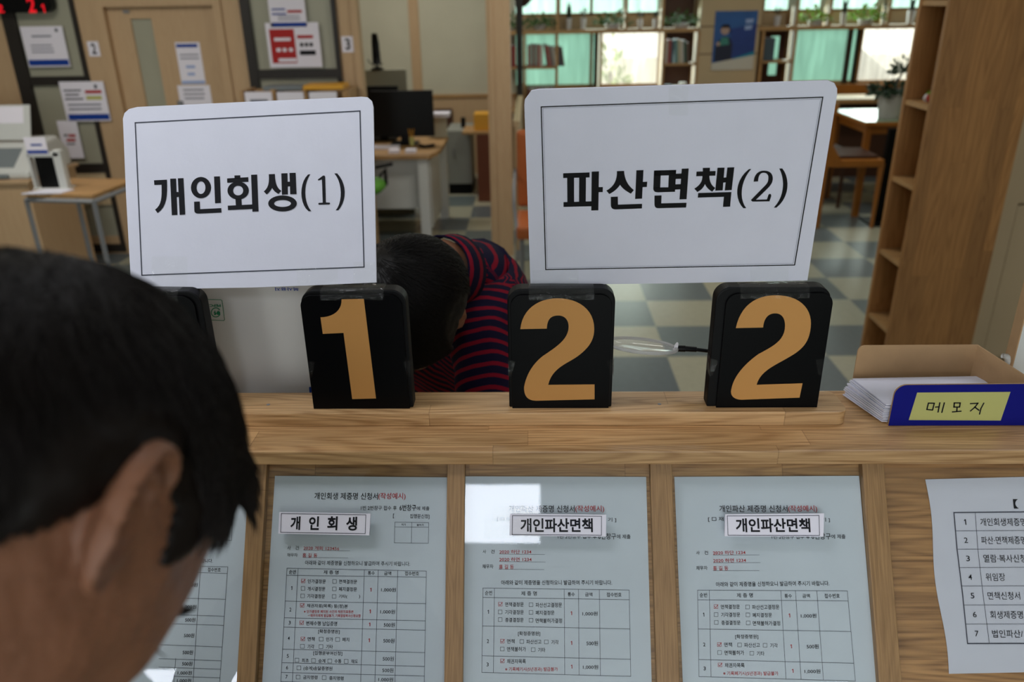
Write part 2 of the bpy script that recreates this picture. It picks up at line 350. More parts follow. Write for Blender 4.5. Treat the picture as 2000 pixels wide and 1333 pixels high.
# ================================================================== STRUCTURE
b = MB(); b.box(-7, 5, -4.6, 10.2, -0.05, 0); struct(b.build('floor', M['floor']))
b = MB(); b.box(-7, 5, -4.6, 8.5, CEIL, CEIL+.05); struct(b.build('ceiling', M['ceil']))
b = MB(); b.box(-7.1, -7, -4.6, 8.5, 0, CEIL); struct(b.build('wall_left', M['cream']))
b = MB(); b.box(5, 5.1, -4.6, 8.5, 0, CEIL); struct(b.build('wall_right', M['cream']))
b = MB(); b.box(-7, -3.2, -4.7, -4.6, 0, CEIL); b.box(2.2, 5, -4.7, -4.6, 0, CEIL); b.box(-3.2, 2.2, -4.7, -4.6, 2.2, CEIL); struct(b.build('wall_entrance', M['cream']))
for x0, x1, y0, y1, e in LUM:
    t = thing('ceiling_light', {-0.40: 'square ceiling light behind the camera mirrored in the acrylic over the middle form', -2.45: 'ceiling light near the entrance mirrored low on the leftmost form', 1.74: 'ceiling light near the entrance mirrored at the foot of the right-hand form'}[x0], 'light', (x0, y0, CEIL-.04))
    b = MB(); b.box(x0, x1, y0, y1, CEIL-.04, CEIL-.035); b.build('diffuser', M['lumi'], t)
    b = MB(); b.box(x0-.02, x1+.02, y0-.02, y1+.02, CEIL-.034, CEIL); b.build('housing', M['white'], t)
# ================================================================== COUNTER
ZT, ZL, ZB = 1.182, 1.200, 1.164
cnt = thing('service_counter', 'pale laminated wood service counter with slanted display front and raised ledge strip', 'counter', (0, .86, 0))
b = MB(); b.box(-1.3, 1.05, .7758, .925, ZB, ZT); b.build('countertop', M['counter'], cnt, bevel=.0022)
b = MB(); led = []
for i in range(7): t = radians(-90+15*i); led.append((.356+.012*cos(t), .8455+.012*sin(t), ZT))
for i in range(7): t = radians(15*i); led.append((.356+.012*cos(t), .8755+.012*sin(t), ZT))
b.prism([(-1.25, .8335, ZT), ]+led+[(-1.25, .8875, ZT)], (0, 0, 1), ZL-ZT)
b.build('ledge_strip', M['ledge'], cnt, bevel=.0012)
# screws sunk in the ledge
PP = onY(1500, 925, .785)                   # a point of the slanted paper plane
def PN(a, bb, c): return PP+XX*a+U*bb+NN*c   # panel coordinates
b = MB(); b.obox(PN(0, 0, 0), XX, U, NN, (-1.7, .72), (-.32, .019), (-.016, -.002)); b.build('display_board', M['backboard'], cnt)
def pxa(x, y): q = onP(x, y, PP, NN)-PP; return q.dot(XX), q.dot(U)
def divider(xl, yl, xr, yr):
    a0 = pxa(xl, yl)[0]; a1 = pxa(xr, yr)[0]
    b = MB(); b.obox(PN(0, 0, 0), XX, U, NN, (a0, a1), (-.32, .017), (-.002, .009)); b.build('divider', M['divider'], cnt, bevel=.0008); return a0, a1
DV = [divider(489, 960, 523, 960), divider(875, 930, 909, 930), divider(1269, 950, 1311, 950), divider(1681, 950, 1723, 950)]
a0 = DV[0][0]; DVL = (a0-.262, a0-.238); b = MB(); b.obox(PN(0, 0, 0), XX, U, NN, DVL, (-.32, .017), (-.002, .009)); b.build('divider', M['divider'], cnt, bevel=.0008)
a1 = DV[3][1]; DVR = (a1+.33, a1+.355); b = MB(); b.obox(PN(0, 0, 0), XX, U, NN, DVR, (-.32, .017), (-.002, .009)); b.build('divider', M['divider'], cnt, bevel=.0008)
b = MB(); b.obox(PN(0, 0, 0), XX, U, NN, (-1.7, .72), (-.335, -.32), (-.016, .014)); b.build('bottom_rail', M['divider'], cnt)
bays = [(DVL[1], DV[0][0]), (DV[0][1], DV[1][0]), (DV[1][1], DV[2][0]), (DV[2][1], DV[3][0]), (DV[3][1], DVR[0])]
for i, (u0, u1) in enumerate(bays):
    b = MB(); b.obox(PN(0, 0, 0), XX, U, NN, (u0+.0005, u1-.0005), (-.318, .006), (.0045, .0065)); b.build('acrylic_cover', M['acrylic'], cnt)
q = PN(0, -.335, -.01)
b = MB(); b.box(-1.28, 1.03, q.y+.005, q.y+.03, 0.0, q.z); b.build('front_panel', M['beige'], cnt)
b = MB(); b.box(-1.28, 1.03, .90, .918, 0.0, ZB); b.build('rear_panel', M['beige'], cnt)
for x in (-1.3, 1.03):
    b = MB(); b.box(x, x+.02, q.y+.03, .918, 0.0, ZB-.3); b.build('side_panel', M['beige'], cnt)
for px, py in ((524, 791), (1288, 790)):
    c = onZ(px, py, ZL); b = MB(); b.lathe(c, [(.0022, 0), (.0022, .0004), (.0012, .0007)], 10); b.build('screw', M['grey'], cnt)
# ================================================================== FORMS UNDER THE ACRYLIC
def paper(name, label, cat, tl, tr, hgt, mt='formpaper', wid=None, anchor='l', lift=0.0, group=None, wave=0.0):
    p0 = onP(*tl, PP, NN); p1 = onP(*tr, PP, NN); ux = (p1-p0).normalized(); uy = NN.cross(ux)
    W = wid or (p1-p0).length
    if anchor == 'r': p0 = p1-ux*W
    b = MB(); nx, ny = 8, 24; k = 0
    for j in range(ny+1):
        for i in range(nx+1):
            a = W*i/nx; c = hgt*j/ny
            sx = wave*sin(j/ny*9.0)*(1-i/nx)
            b.v.append(p0+ux*(a+sx)-uy*c+NN*lift)
    for j in range(ny):
        for i in range(nx): b.f.append([j*(nx+1)+i, (j+1)*(nx+1)+i, (j+1)*(nx+1)+i+1, j*(nx+1)+i+1]); b.mi.append(0)
    o = b.build(name, M[mt]); tag(o, label, cat, group); return o
INKS = None
def put(sh, parent, name='printed_text', mats=('ink', 'red', 'inkgrey')):
    return sh.mb.build(name, [M[k] for k in mats], parent)
def chk(s, x, y, r=18, on=False, mi=0):
    c = 1 if on else mi
    for a, b_, c_, d in ((x-r, y-r, x+r, y-r), (x+r, y-r, x+r, y+r), (x+r, y+r, x-r, y+r), (x-r, y+r, x-r, y-r)): s.line(a, b_, c_, d, .55, c)
    if on: s.line(x-r*.7, y-r*.1, x-r*.1, y+r*.6, .9, 1); s.line(x-r*.1, y+r*.6, x+r*1.1, y-r*1.0, .9, 1)
f1 = paper('application_form', 'printed application form just right of the bowed man, white strip at its left', 'form', (537, 930), (872, 933), .297, wid=.210)
s = Sheet(PP, NN, .0004, 500, 900, 3.0777, .006)
s.T('개인회생 제증명 신청서', 350, 732, 213, 42, 0, .008); s.T('(작성예시)', 735, 898, 216, 44, 1, .008)
s.T('1번 2번창구 접수 후', 630, 845, 285, 27, 0, .004); s.T('6번창구', 862, 962, 284, 38, 0, .012); s.T('에 제출', 966, 1042, 288, 24, 0, .004)
s.T('[', 823, 830, 334, 28); s.T('집행문신청]', 925, 1042, 337, 30, 0, .004)
for a in ((835, 371, 1038, 374), (834, 400, 1037, 402), (831, 495, 1036, 498), (835, 371, 831, 495), (936, 372, 934, 497), (1038, 374, 1036, 498)): s.line(*a, .6, 2)
s.T('허가', 874, 900, 386, 14); s.T('불허가', 966, 1008, 388, 14)
s = s1 = s
s2 = Sheet(PP, NN, .0004, 540, 1050, 4.7102, .018); s2.mb = s.mb; s = s2
s.T('사', 98, 130, 97, 36, 0, .004); s.T('건', 172, 204, 97, 36, 0, .004); s.T('2020 개회 123456', 247, 576, 99, 36, 1, .004)
s.line(250, 120, 676, 125, .5, 2); s.T('채무자', 96, 192, 163, 34, 0, .004); s.T('홍 길 동', 238, 374, 166, 38, 1, .006); s.line(240, 186, 658, 191, .5, 2)
s.T('아래와 같이 제증명을 신청하오니 발급하여 주시기 바랍니다.', 262, 1228, 234, 42, 0, .002, .012)
TY = [(285, 312), (350, 368), (588, 612), (742, 770), (828, 856), (1030, 1062), (1155, 1190), (1245, 1278), (1330, 1364), (1400, 1440)]
for y0, y1 in TY:
    xl = 96-(y0-285)*.0535; s.line(xl, y0, 1378-(y1-305)*.018, y1, .7, 2)
for xt, xb in ((96, 36), (198, 142), (808, 772), (936, 903), (1115, 1088), (1378, 1358)): s.line(xt, 285+(xt-96)*.02, xb, 1400, .7, 2)
s.T('순번', 113, 178, 318, 38); s.T('제 증 명', 432, 570, 322, 36); s.T('통수', 840, 902, 330, 36); s.T('금액', 990, 1055, 332, 36); s.T('접수번호', 1180, 1310, 333, 38)
for n_, y in (('1', 468), ('2', 666), ('3', 787), ('4', 930), ('5', 1093), ('6', 1200), ('7', 1285)):
    xx = 138-(y-468)*.057; s.T(n_, xx-(6 if n_ == '1' else 9), xx+(6 if n_ == '1' else 9), y, 34, 0, .004)
for y, on, x in ((403, 1, 245), (472, 0, 243), (540, 0, 240)): chk(s, x, y, 17, on)
s.T('인가결정문', 286, 452, 405, 38); s.T('개시결정문', 284, 448, 474, 38); s.T('기각결정문', 281, 445, 542, 38)
for y in (407, 476, 545): chk(s, 534-(y-407)*.03, y, 17)
s.T('면책결정문', 576, 740, 408, 38); s.T('폐지결정문', 572, 738, 477, 38); s.T('기타(', 572, 650, 546, 38); s.T(')', 756, 768, 548, 38)
chk(s, 236, 628, 17, 1); s.T('채권자표(목록) 등(정)본', 278, 655, 632, 40)
s.T('※ 인가결정후 폐지된 사건의 채권자표등본', 252, 708, 684, 28, 1, .012, .005); s.T('→채무자에게 발급불가, 기록열람복사신청요함', 288, 774, 721, 30, 1, .012, .008)
chk(s, 230, 788, 17, 1); s.T('변제수행 납입증명', 272, 556, 792, 40)
s.T('[확정증명원]', 383, 580, 868, 42); chk(s, 242, 936, 17, 1); s.T('면책', 285, 350, 937, 38); chk(s, 411, 938); s.T('인가', 455, 518, 940, 38); chk(s, 562, 942); s.T('폐지', 604, 668, 942, 38)
chk(s, 238, 1004); s.T('기각', 284, 345, 1006, 38); chk(s, 409, 1007); s.T('기타', 455, 517, 1008, 38)
s.T('[집행문부여신청]', 338, 604, 1068, 42); chk(s, 188, 1132); s.T('최초', 232, 296, 1134, 36); chk(s, 340, 1136); s.T('승계', 384, 448, 1138, 36); chk(s, 490, 1140); s.T('수통', 533, 596, 1141, 36); chk(s, 641, 1143); s.T('재도', 685, 748, 1143, 36)
chk(s, 206, 1203); s.T('(승계)송달증명원', 248, 512, 1208, 42); chk(s, 198, 1287); s.T('금지명령', 244, 376, 1289, 36); chk(s, 438, 1293); s.T('중지명령', 484, 616, 1297, 36)
for y, v, xr in ((484, '1,000원', 1098), (686, '1,000원', 1090), (806, '500원', 1088), (952, '500원', 1084), (1118, '500원', 1079), (1224, '500원', 1075), (1310, '1,000원', 1073)):
    s.T(v, xr-(136 if v[0] == '1' else 102), xr, y, 40, 0, .004)
for y, x in ((484, 866), (683, 860), (803, 855), (949, 851)): s.T('1', x-7, x+7, y, 34, 1, .006)
put(s, f1)
# two bankruptcy forms
def form23(s, dx, fT):
    g = lambda x, y: fT(x, y)
    def T(t_, x0, x1, y, h, mi=0, bo=0.008):
        a = g(x0, y); c = g(x1, y); s.T(t_, a[0], c[0], a[1], h, mi, bo, (c[1]-a[1])/(c[0]-a[0]))
    def Ln(x0, y0, x1, y1, wd=.7): s.line(*g(x0, y0), *g(x1, y1), wd, 2)
    def K(x, y, on=0): chk(s, *g(x, y), 18, on)
    T('사', 14, 46, 88, 36); T('건', 92, 126, 88, 36); T('2020 하단 1234', 172, 478, 91, 38, 1); Ln(172, 112, 606, 116, .5)
    T('2020 하면 1234', 172, 480, 163, 38, 1); Ln(172, 184, 612, 188, .5); T('채무자', 10, 115, 230, 40); T('홍 길 동', 168, 310, 234, 42, 1, .006); Ln(165, 256, 598, 261, .5)
    T('아래와 같이 제증명을 신청하오니 발급하여 주시기 바랍니다.', 190, 1248, 384, 46)
    for y0, y1, xl, xr in ((436, 456, 16, 1410), (526, 548, 15, 1410), (798, 827, 12, 1417), (1083, 1117, 8, 1422), (1242, 1280, 5, 1426)): Ln(xl, y0, xr, y1)
    for xt, xb in ((16, 5), (125, 115), (791, 796), (927, 933), (1126, 1136), (1410, 1426)): Ln(xt, 436+(xt-16)*.0145, xb, 1242+(xb-5)*.0265)
    T('순번', 35, 104, 482, 42); T('제 증 명', 380, 530, 488, 42); T('통수', 824, 892, 497, 38); T('금액', 990, 1060, 498, 38); T('접수번호', 1196, 1338, 500, 42)
    for n_, x, y in (('1', 66, 664), ('2', 63, 943), ('3', 60, 1166)): T(n_, x-(6 if n_ == '1' else 10), x+(6 if n_ == '1' else 10), y, 36)
    K(181, 591, 1); K(180, 665); K(180, 738); T('면책결정문', 228, 404, 593, 42); T('기각결정문', 228, 404, 667, 42); T('종결결정문', 228, 404, 741, 42)
    K(474, 596); K(474, 669); K(474, 744); T('파산선고결정문', 518, 770, 598, 44); T('폐지결정문', 518, 698, 672, 42); T('면책불허가결정', 518, 770, 748, 44)
    T('[확정증명원]', 350, 562, 873, 46); K(200, 944, 1); T('면책', 246, 318, 945, 42); K(386, 947); T('파산선고', 430, 573, 949, 42); K(620, 951); T('기각', 668, 737, 953, 42)
    K(200, 1018); T('면책불허가', 246, 426, 1020, 44); K(495, 1025); T('기타', 542, 611, 1027, 42)
    K(200, 1133, 1); T('채권자목록', 245, 425, 1136, 44); T('※ 기록폐기시(5년경과) 발급불가', 228, 730, 1214, 44, 1, .006)
    for y, v, xr in ((682, '1,000원', 1110), (963, '500원', 1113), (1192, '1,000원', 1115)): T(v, xr-(145 if v[0] == '1' else 110), xr, y, 42)
    for y, x in ((677, 859), (961, 860), (1187, 862)): T('1', x-7, x+7, y, 36, 1)
f2 = paper('application_form', 'printed application form in the bay below the middle plate, with taped name strip and glare', 'form', (905, 931), (1262, 932), .297, wid=.210, anchor='r')
s = Sheet(PP, NN, .0004, 940, 1060, 4.8833, 0)
form23(s, 0, lambda x, y: (x, y))
sh = Sheet(PP, NN, .0004, 880, 900, 3.0786, .003); sh.mb = s.mb
sh.T('개인파산 제증명 신청서', 350, 746, 290, 42, 0, .008); sh.T('(작성예시)', 750, 924, 292, 44, 1, .008)
sh.T('[ □ 재', 280, 362, 352, 28); sh.T('기 ]', 946, 996, 358, 28); sh.T('1번 2번창구 접수 후', 645, 880, 458, 26); sh.T('6번창구', 888, 995, 456, 38, 0, .01); sh.T('에 제출', 1000, 1082, 458, 26)
put(s, f2)
f3 = paper('application_form', 'printed application form in the bay below the right-hand plate, clear of glare', 'form', (1317, 932), (1678, 930), .297)
s = Sheet(PP, NN, .0004, 940, 1060, 4.8833, 0)
# form 3 mapping measured from its own table corners: (16,436)->(1363,1153) ... (1426,1280)->(1668,1326)
def map3(x, y):
    u = (x-16)/1394.0; v = (y-436-20*u)/806.0
    X0 = 1362.5+5.0*v+u*(292.5+7.0*v); Y0 = 1153.5+169.0*v+u*(1.5+3.5*v)
    return ((X0-940)*4.8833, (Y0-1060)*4.8833)
form23(s, 0, map3)
sh = Sheet(PP, NN, .0004, 1280, 900, 3.0786, 0); sh.mb = s.mb
sh.T('개인파산 제증명 신청서', 385, 796, 290, 42, 0, .008); sh.T('(작성예시)', 800, 974, 292, 44, 1, .008)
sh.T('[ □ 재', 318, 410, 354, 30); sh.T('기 ]', 1000, 1050, 358, 28); sh.T('1번 2번창구 접수 후', 700, 930, 460, 26); sh.T('6번창구', 940, 1056, 456, 38, 0, .01); sh.T('에 제출', 1060, 1144, 458, 26)
put(s, f3)
f0 = paper('application_form', 'printed application form mostly hidden by the bowed man, leftmost bay', 'form', (330, 931), (489, 930), .297, wid=.21, anchor='r')
s = Sheet(PP, NN, .0004, 330, 900, 3.0777, .012)
for a in ((60, 365, 382, 358), (60, 392, 380, 382), (250, 478, 376, 481), (382, 358, 376, 481), (-100, 630, 353, 640), (-100, 668, 350, 679), (-60, 825, 340, 835), (-60, 925, 332, 937), (-60, 980, 329, 992), (-60, 1108, 320, 1122), (-60, 1192, 313, 1205), (-60, 1243, 309, 1256), (-60, 1295, 305, 1308),
          (353, 640, 300, 1400), (190, 636, 140, 1400), (40, 1190, 24, 1400)): s.line(*a, .7, 2)
s.T('아래와 같이 제증명을 신청하오니 발급하여 주시기 바랍니다.', -330, 262, 597, 24); s.T('접수번호', 232, 310, 657, 25)
for y, v, xr in ((748, '1,000원', 172), (880, '1,000원', 164), (958, '500원', 158), (1052, '500원', 151), (1154, '500원', 143), (1222, '500원', 140), (1278, '1,000원', 137), (1324, '1,000원', 133)):
    s.T(v, xr-(86 if v[0] == '1' else 62), xr, y, 25)
put(s, f0)
# notice sheet in the rightmost bay
b = MB(); 
nt_ = paper('notice_sheet', 'numbered list of seven items on a white sheet in the rightmost bay', 'notice', (1807, 937), (2000, 932), .209, 'notice', wid=.297, wave=.0022)
s = Sheet(PP, NN, .0006, 1650, 800, 2.5, 0)
s.T('【', 826, 850, 462, 46, 0, .01)
for a, wd in (((533, 505, 1600, 494), 1.9), ((600, 1145, 1640, 1143), 1.9), ((533, 505, 548, 680), 1.9), ((548, 680, 575, 900), 1.9), ((575, 900, 600, 1145), 1.9), ((1600, 494, 1640, 1143), 1.9), ((637, 504, 650, 684), .8), ((650, 684, 676, 910), .8), ((676, 910, 706, 1143), .8)): s.line(*a, wd, 2)
rows = [(594, 543, 592), (684, 553, 683), (774, 562, 772), (864, 572, 863), (957, 583, 956), (1050, 592, 1050)]
for y, xl, yr in rows: s.line(xl, y, 1600, yr-2, .7, 2)
for n_, x, y in (('1', 589, 551), ('2', 593, 640), ('3', 603, 729), ('4', 614, 820), ('5', 625, 911), ('6', 636, 1003), ('7', 646, 1096)):
    s.T(n_, x-(5 if n_ == '1' else 9), x+(5 if n_ == '1' else 9), y, 27, 0, .002)
for t_, x0, x1, y in (('개인회생제증명', 664, 886, 551), ('파산·면책제증명', 668, 886, 640), ('열람·복사신청', 679, 886, 729), ('위임장', 690, 785, 820), ('면책신청서', 700, 858, 911), ('회생제증명', 712, 872, 1004), ('법인파산/', 722, 872, 1097)):
    s.T(t_, x0, x1, y, 38, 0, .0)
put(s, nt_)
b = MB(); a0_, b0_ = pxa(1723, 950)[0], pxa(1723, 960)[1]
b.obox(PN(0, 0, 0), XX, U, NN, (DV[3][1]+.0005, DVR[0]-.0005), (-.318, .012), (-.0018, -.001)); b.build('display_board', M['backboard2'], cnt)
# name strips stuck on the acrylic
def strip(label, corners, crop, texts, border, lift=.0108, group='white name strips on the acrylic'):
    p = PP+NN*lift; P4 = [onP(x, y, p, NN) for x, y in corners]
    b = MB(); b.prism(P4[::-1], NN, -.0028); o = b.build('name_strip', M['label']); tag(o, label, 'label', group)
    s = Sheet(p, NN, .0003, *crop)
    for t_, x0, x1, y, h, bo in texts: s.T(t_, x0, x1, y, h, 0, bo)
    for i in range(4): s.line(*border[i], *border[(i+1) % 4], 1.0, 2)
    put(s, o)
c = (500, 900, 3.0777, .006)
strip('white strip with four spaced characters on the form beside the bowed man', [(545.5, 1001), (723.5, 1004), (721, 1046.5), (543.5, 1043)], c,
      [('개', 205, 264, 377, 82, .03), ('인', 316, 377, 377, 82, .03), ('회', 427, 488, 378, 84, .03), ('생', 540, 606, 380, 84, .03)], [(152, 319), (660, 327), (656, 440), (148, 432)])
c = (880, 900, 3.0786, .0)
strip('white strip with black characters taped on the middle form, left end in glare', [(996, 1004), (1184, 1006), (1183.5, 1049), (995, 1047)], c,
      [('개인파산면책', 420, 856, 390, 84, .026)], [(372, 332), (908, 336), (907, 450), (370, 446)])
c = (1280, 900, 3.0786, .0)
strip('white strip with black characters on the right-hand form, no glare', [(1417, 1005), (1609.5, 1003.5), (1608.5, 1049), (1415.5, 1048)], c,
      [('개인파산면책', 485, 934, 390, 84, .026)], [(432, 334), (984, 331), (987, 451), (437, 450)])
# ================================================================== BIG SIGNS
def sign_plane(px, py, tilt, yaw, Y=.862):
    p = onY(px, py, Y); t = radians(tilt); y = radians(yaw)
    n = Vector((sin(y)*cos(t), -cos(y)*cos(t), sin(t))); return p, n
def tape_piece(parent, p, n, x0, y0, x1, y1, lift=.0006, sk=0):
    b = MB(); nx, ny = 14, 12
    for j in range(ny+1):
        for i in range(nx+1):
            q = onP(x0+(x1-x0)*i/nx+sk*j/ny, y0+(y1-y0)*j/ny, p+n*lift, n); q = q+n*(.0006*noise.noise(q*90)); b.v.append(q)
    for j in range(ny):
        for i in range(nx): b.f.append([j*(nx+1)+i, (j+1)*(nx+1)+i, (j+1)*(nx+1)+i+1, j*(nx+1)+i+1]); b.mi.append(0)
    return b.build('tape', M['tape'], parent, smooth=True)
def big_sign(label, outline, p, n, border, th=.0028, dbl=False):
    P_ = [onP(x, y, p, n) for x, y in outline]
    b = MB(); b.prism(P_[::-1], n, -th); o = b.build('window_sign', M['paper']); tag(o, label, 'sign', 'large white counter signs')
    return o
def borders(s, b4, wd, mi=0):
    for i in range(4): s.line(*b4[i], *b4[(i+1) % 4], wd, mi)
pL, nL = sign_plane(490, 555, 22, -3)
sL = big_sign('large white sign ending in (1) standing above the left plates', [(240, 232), (243, 221), (252, 213), (268, 209), (480, 199), (706, 189), (718, 190), (726, 197), (729, 209), (735, 552), (600, 558), (490, 562), (262, 566), (255, 540), (246, 380)], pL, nL, None)
s = Sheet(pL, nL, .0003, 0, 0, 1)
borders(s, [(264, 240), (703, 217), (711, 522), (277, 538)], 2.3, 2)
s4 = Sheet(pL, nL, .0004, 290, 320, 4.878); s4.mb = s.mb
G = s4.poly
G(bez([(52, 158), (175, 152), ((181, 300), (178, 405), (88, 471)), (62, 438), ((124, 392), (128, 330), (124, 200)), (56, 203)], 8))
G([(206, 143), (262, 141), (275, 489), (222, 491)]); G([(279, 139), (333, 137), (350, 485), (297, 488)]); G([(264, 270), (285, 269), (287, 317), (266, 318)])
s4.ring(500, 228, 96, 102, 54, 42); G([(624, 122), (680, 120), (690, 374), (634, 377)])
G(bez([(434, 362), (488, 360), (492, 433), (693, 423), (696, 466), (480, 476), ((450, 476), (436, 468), (436, 440))], 6))
G([(818, 112), (874, 110), (876, 140), (820, 142)]); G([(748, 140), (950, 128), (951, 172), (750, 182)]); s4.ring(854, 256, 102, 86, 54, 40)
G([(828, 335), (885, 335), (889, 395), (832, 398)]); G([(755, 400), (990, 388), (991, 432), (757, 443)]); G([(977, 105), (1035, 103), (1048, 455), (990, 458)])
G(bez([(1146, 100), (1204, 98), ((1206, 190), (1225, 235), (1266, 258)), (1238, 288), ((1208, 272), (1190, 255), (1178, 230)), ((1165, 255), (1148, 276), (1126, 293)), (1098, 265), ((1140, 230), (1152, 190), (1146, 100))], 6))
G([(1265, 92), (1324, 90), (1328, 292), (1271, 296)]); G([(1343, 88), (1402, 86), (1410, 290), (1350, 292)]); G([(1322, 172), (1348, 171), (1349, 216), (1324, 217)]); s4.ring(1277, 379, 137, 77, 57, 44)
G(bez([(1542, 100), (1520, 103), ((1434, 180), (1434, 385), (1525, 453)), (1552, 453), ((1475, 370), (1475, 190), (1542, 100))], 10))
G([(1612, 151), (1618, 161), (1652, 150), (1660, 371), (1622, 373), (1617, 381), (1622, 391), (1724, 388), (1731, 379), (1727, 371), (1690, 369), (1683, 122), (1676, 113), (1663, 113), (1640, 130)])
G(bez([(1770, 92), (1798, 92), ((1892, 190), (1890, 350), (1810, 443)), (1783, 445), ((1850, 370), (1850, 180), (1770, 92))], 10))
put(s, sL, 'lettering', ('ink', 'red', 'inkgrey'))
tape_piece(sL, pL, nL, 296, 501, 366, 560); tape_piece(sL, pL, nL, 580, 522, 660, 556, .0005); tape_piece(sL, pL, nL, 690, 512, 733, 555, .0007)
pR, nR = sign_plane(1300, 555, -11, -2)
sR = big_sign('large white sign ending in (2) standing above the right plates', [(1024, 205), (1025, 196), (1038, 178), (1052, 175), (1330, 167), (1618, 158), (1630, 163), (1635, 173), (1635, 185), (1600, 400), (1577, 548), (1300, 554), (1036, 557), (1030, 380)], pR, nR, None)
s = Sheet(pR, nR, .0003, 0, 0, 1)
borders(s, [(1057, 209), (1607, 190), (1552, 518), (1066, 527)], 2.0, 0); borders(s, [(1060.5, 212), (1603, 193.5), (1549, 515), (1069, 524)], .5, 2)
s4 = Sheet(pR, nR, .0004, 1090, 310, 4.2553); s4.mb = s.mb; G = s4.poly
G([(42, 122), (262, 115), (262, 157), (42, 162)]); G([(45, 362), (280, 355), (278, 397), (45, 402)]); G([(75, 160), (133, 158), (133, 364), (77, 364)]); G([(175, 157), (232, 156), (230, 360), (174, 362)])
G([(279, 108), (340, 106), (335, 430), (276, 432)]); G([(338, 237), (373, 236), (371, 279), (336, 280)])
G(bez([(489, 104), (549, 102), ((552, 170), (580, 225), (630, 262)), (605, 292), ((568, 272), (535, 250), (515, 218)), ((495, 250), (462, 278), (425, 295)), (401, 266), ((462, 235), (492, 180), (489, 104))], 8))
G([(651, 97), (710, 95), (698, 333), (640, 336)]); G([(703, 194), (741, 192), (738, 236), (700, 238)])
G(bez([(438, 318), (497, 316), (498, 383), (698, 376), (697, 415), (480, 423), ((450, 423), (437, 410), (438, 380))], 6))
G([(797, 99), (982, 94), (980, 138), (797, 143)]); G([(797, 99), (855, 98), (848, 262), (791, 256)]); G([(922, 96), (982, 94), (972, 276), (914, 278)])
G(bez([(791, 240), (974, 238), (972, 276), (830, 281), ((800, 281), (790, 268), (791, 240))], 6))
G([(1028, 84), (1086, 82), (1068, 338), (1009, 340)]); G([(975, 126), (1030, 124), (1028, 168), (974, 170)]); G([(970, 214), (1024, 212), (1021, 256), (968, 258)])
G(bez([(801, 308), (860, 306), (858, 372), (1068, 367), (1064, 407), (835, 413), ((808, 413), (800, 400), (801, 370))], 6))
G([(1203, 77), (1263, 76), (1261, 106), (1203, 107)]); G([(1150, 108), (1310, 103), (1307, 142), (1148, 147)])
G(bez([(1200, 140), (1258, 138), ((1256, 190), (1275, 225), (1307, 244)), (1281, 275), ((1255, 262), (1232, 240), (1221, 212)), ((1210, 240), (1190, 262), (1157, 278)), (1132, 250), ((1180, 220), (1200, 190), (1200, 140))], 8))
G([(1325, 76), (1384, 75), (1368, 264), (1306, 267)]); G([(1407, 74), (1465, 72), (1443, 262), (1385, 265)]); G([(1375, 158), (1402, 156), (1399, 198), (1372, 200)])
G([(1164, 286), (1441, 278), (1430, 400), (1370, 402), (1378, 318), (1161, 325)])
G(bez([(1606, 86), (1586, 88), ((1465, 180), (1465, 340), (1540, 413)), (1564, 412), ((1505, 340), (1512, 190), (1606, 86))], 10))
G(bez([(1625, 192), ((1630, 130), (1665, 100), (1712, 100)), ((1765, 100), (1785, 130), (1785, 165)), ((1785, 205), (1760, 230), (1735, 255)), (1645, 342), (1735, 340), ((1745, 320), (1745, 295), (1757, 294)), ((1772, 292), (1773, 305), (1770, 318)), (1757, 356), (1615, 358), (1602, 345), (1710, 235), ((1735, 210), (1748, 195), (1748, 160)), ((1748, 130), (1730, 118), (1708, 118)), ((1680, 118), (1665, 140), (1662, 190))], 8))
G(bez([(1838, 82), (1864, 82), ((1928, 160), (1928, 320), (1815, 408)), (1792, 408), ((1880, 320), (1890, 180), (1838, 82))], 10))
put(s, sR, 'lettering', ('inkblack', 'red', 'textgrey'))
tape_piece(cnt, PP+NN*.0112, NN, 946, 1014, 1062, 1052); tape_piece(cnt, PP+NN*.0068, NN, 962, 990, 1040, 1018)
tape_piece(sR, pR, nR, 1306, 170, 1344, 226, .0005); tape_piece(sR, pR, nR, 1040, 528, 1130, 556, .0005); tape_piece(sR, pR, nR, 1465, 522, 1540, 551, .0005)
# ================================================================== NUMBER PLATES
def rrect(x0, x1, z0, z1, r, Y, seg=12):
    P_ = [(x0, Y, z0), (x1, Y, z0)]
    for i in range(seg+1): t = radians(90*i/seg); P_.append((x1-r+r*cos(t), Y, z1-r+r*sin(t)))
    for i in range(seg+1): t = radians(90+90*i/seg); P_.append((x0+r+r*cos(t), Y, z1-r+r*sin(t)))
    return P_
DIG1 = bez([(510, 214), (717, 210), (830, 1137), (609, 1143), (528, 527), (335, 536), (314, 382), ((430, 380), (515, 320), (510, 214))], 10)
DIG2 = bez([(268, 492), ((285, 310), (430, 205), (615, 205)), ((810, 205), (955, 310), (955, 490)), ((955, 600), (900, 670), (800, 745)), ((720, 805), (560, 850), (527, 1010)), (958, 1006), (958, 1145), (420, 1158), ((340, 1158), (300, 1120), (303, 1030)), ((325, 900), (400, 800), (480, 740)), ((590, 665), (717, 590), (717, 470)), ((717, 400), (675, 365), (622, 365)), ((550, 365), (518, 400), (514, 487))], 12)
DIG2B = bez([(343, 450), ((380, 270), (500, 165), (690, 165)), ((890, 165), (995, 270), (995, 410)), ((990, 560), (930, 620), (850, 675)), ((700, 770), (560, 810), (523, 942)), (922, 929), (896, 1054), (395, 1072), ((320, 1072), (295, 1030), (302, 990)), ((320, 870), (420, 760), (540, 675)), ((660, 610), (770, 560), (770, 430)), ((770, 360), (740, 322), (685, 322)), ((620, 322), (585, 370), (580, 445))], 12)
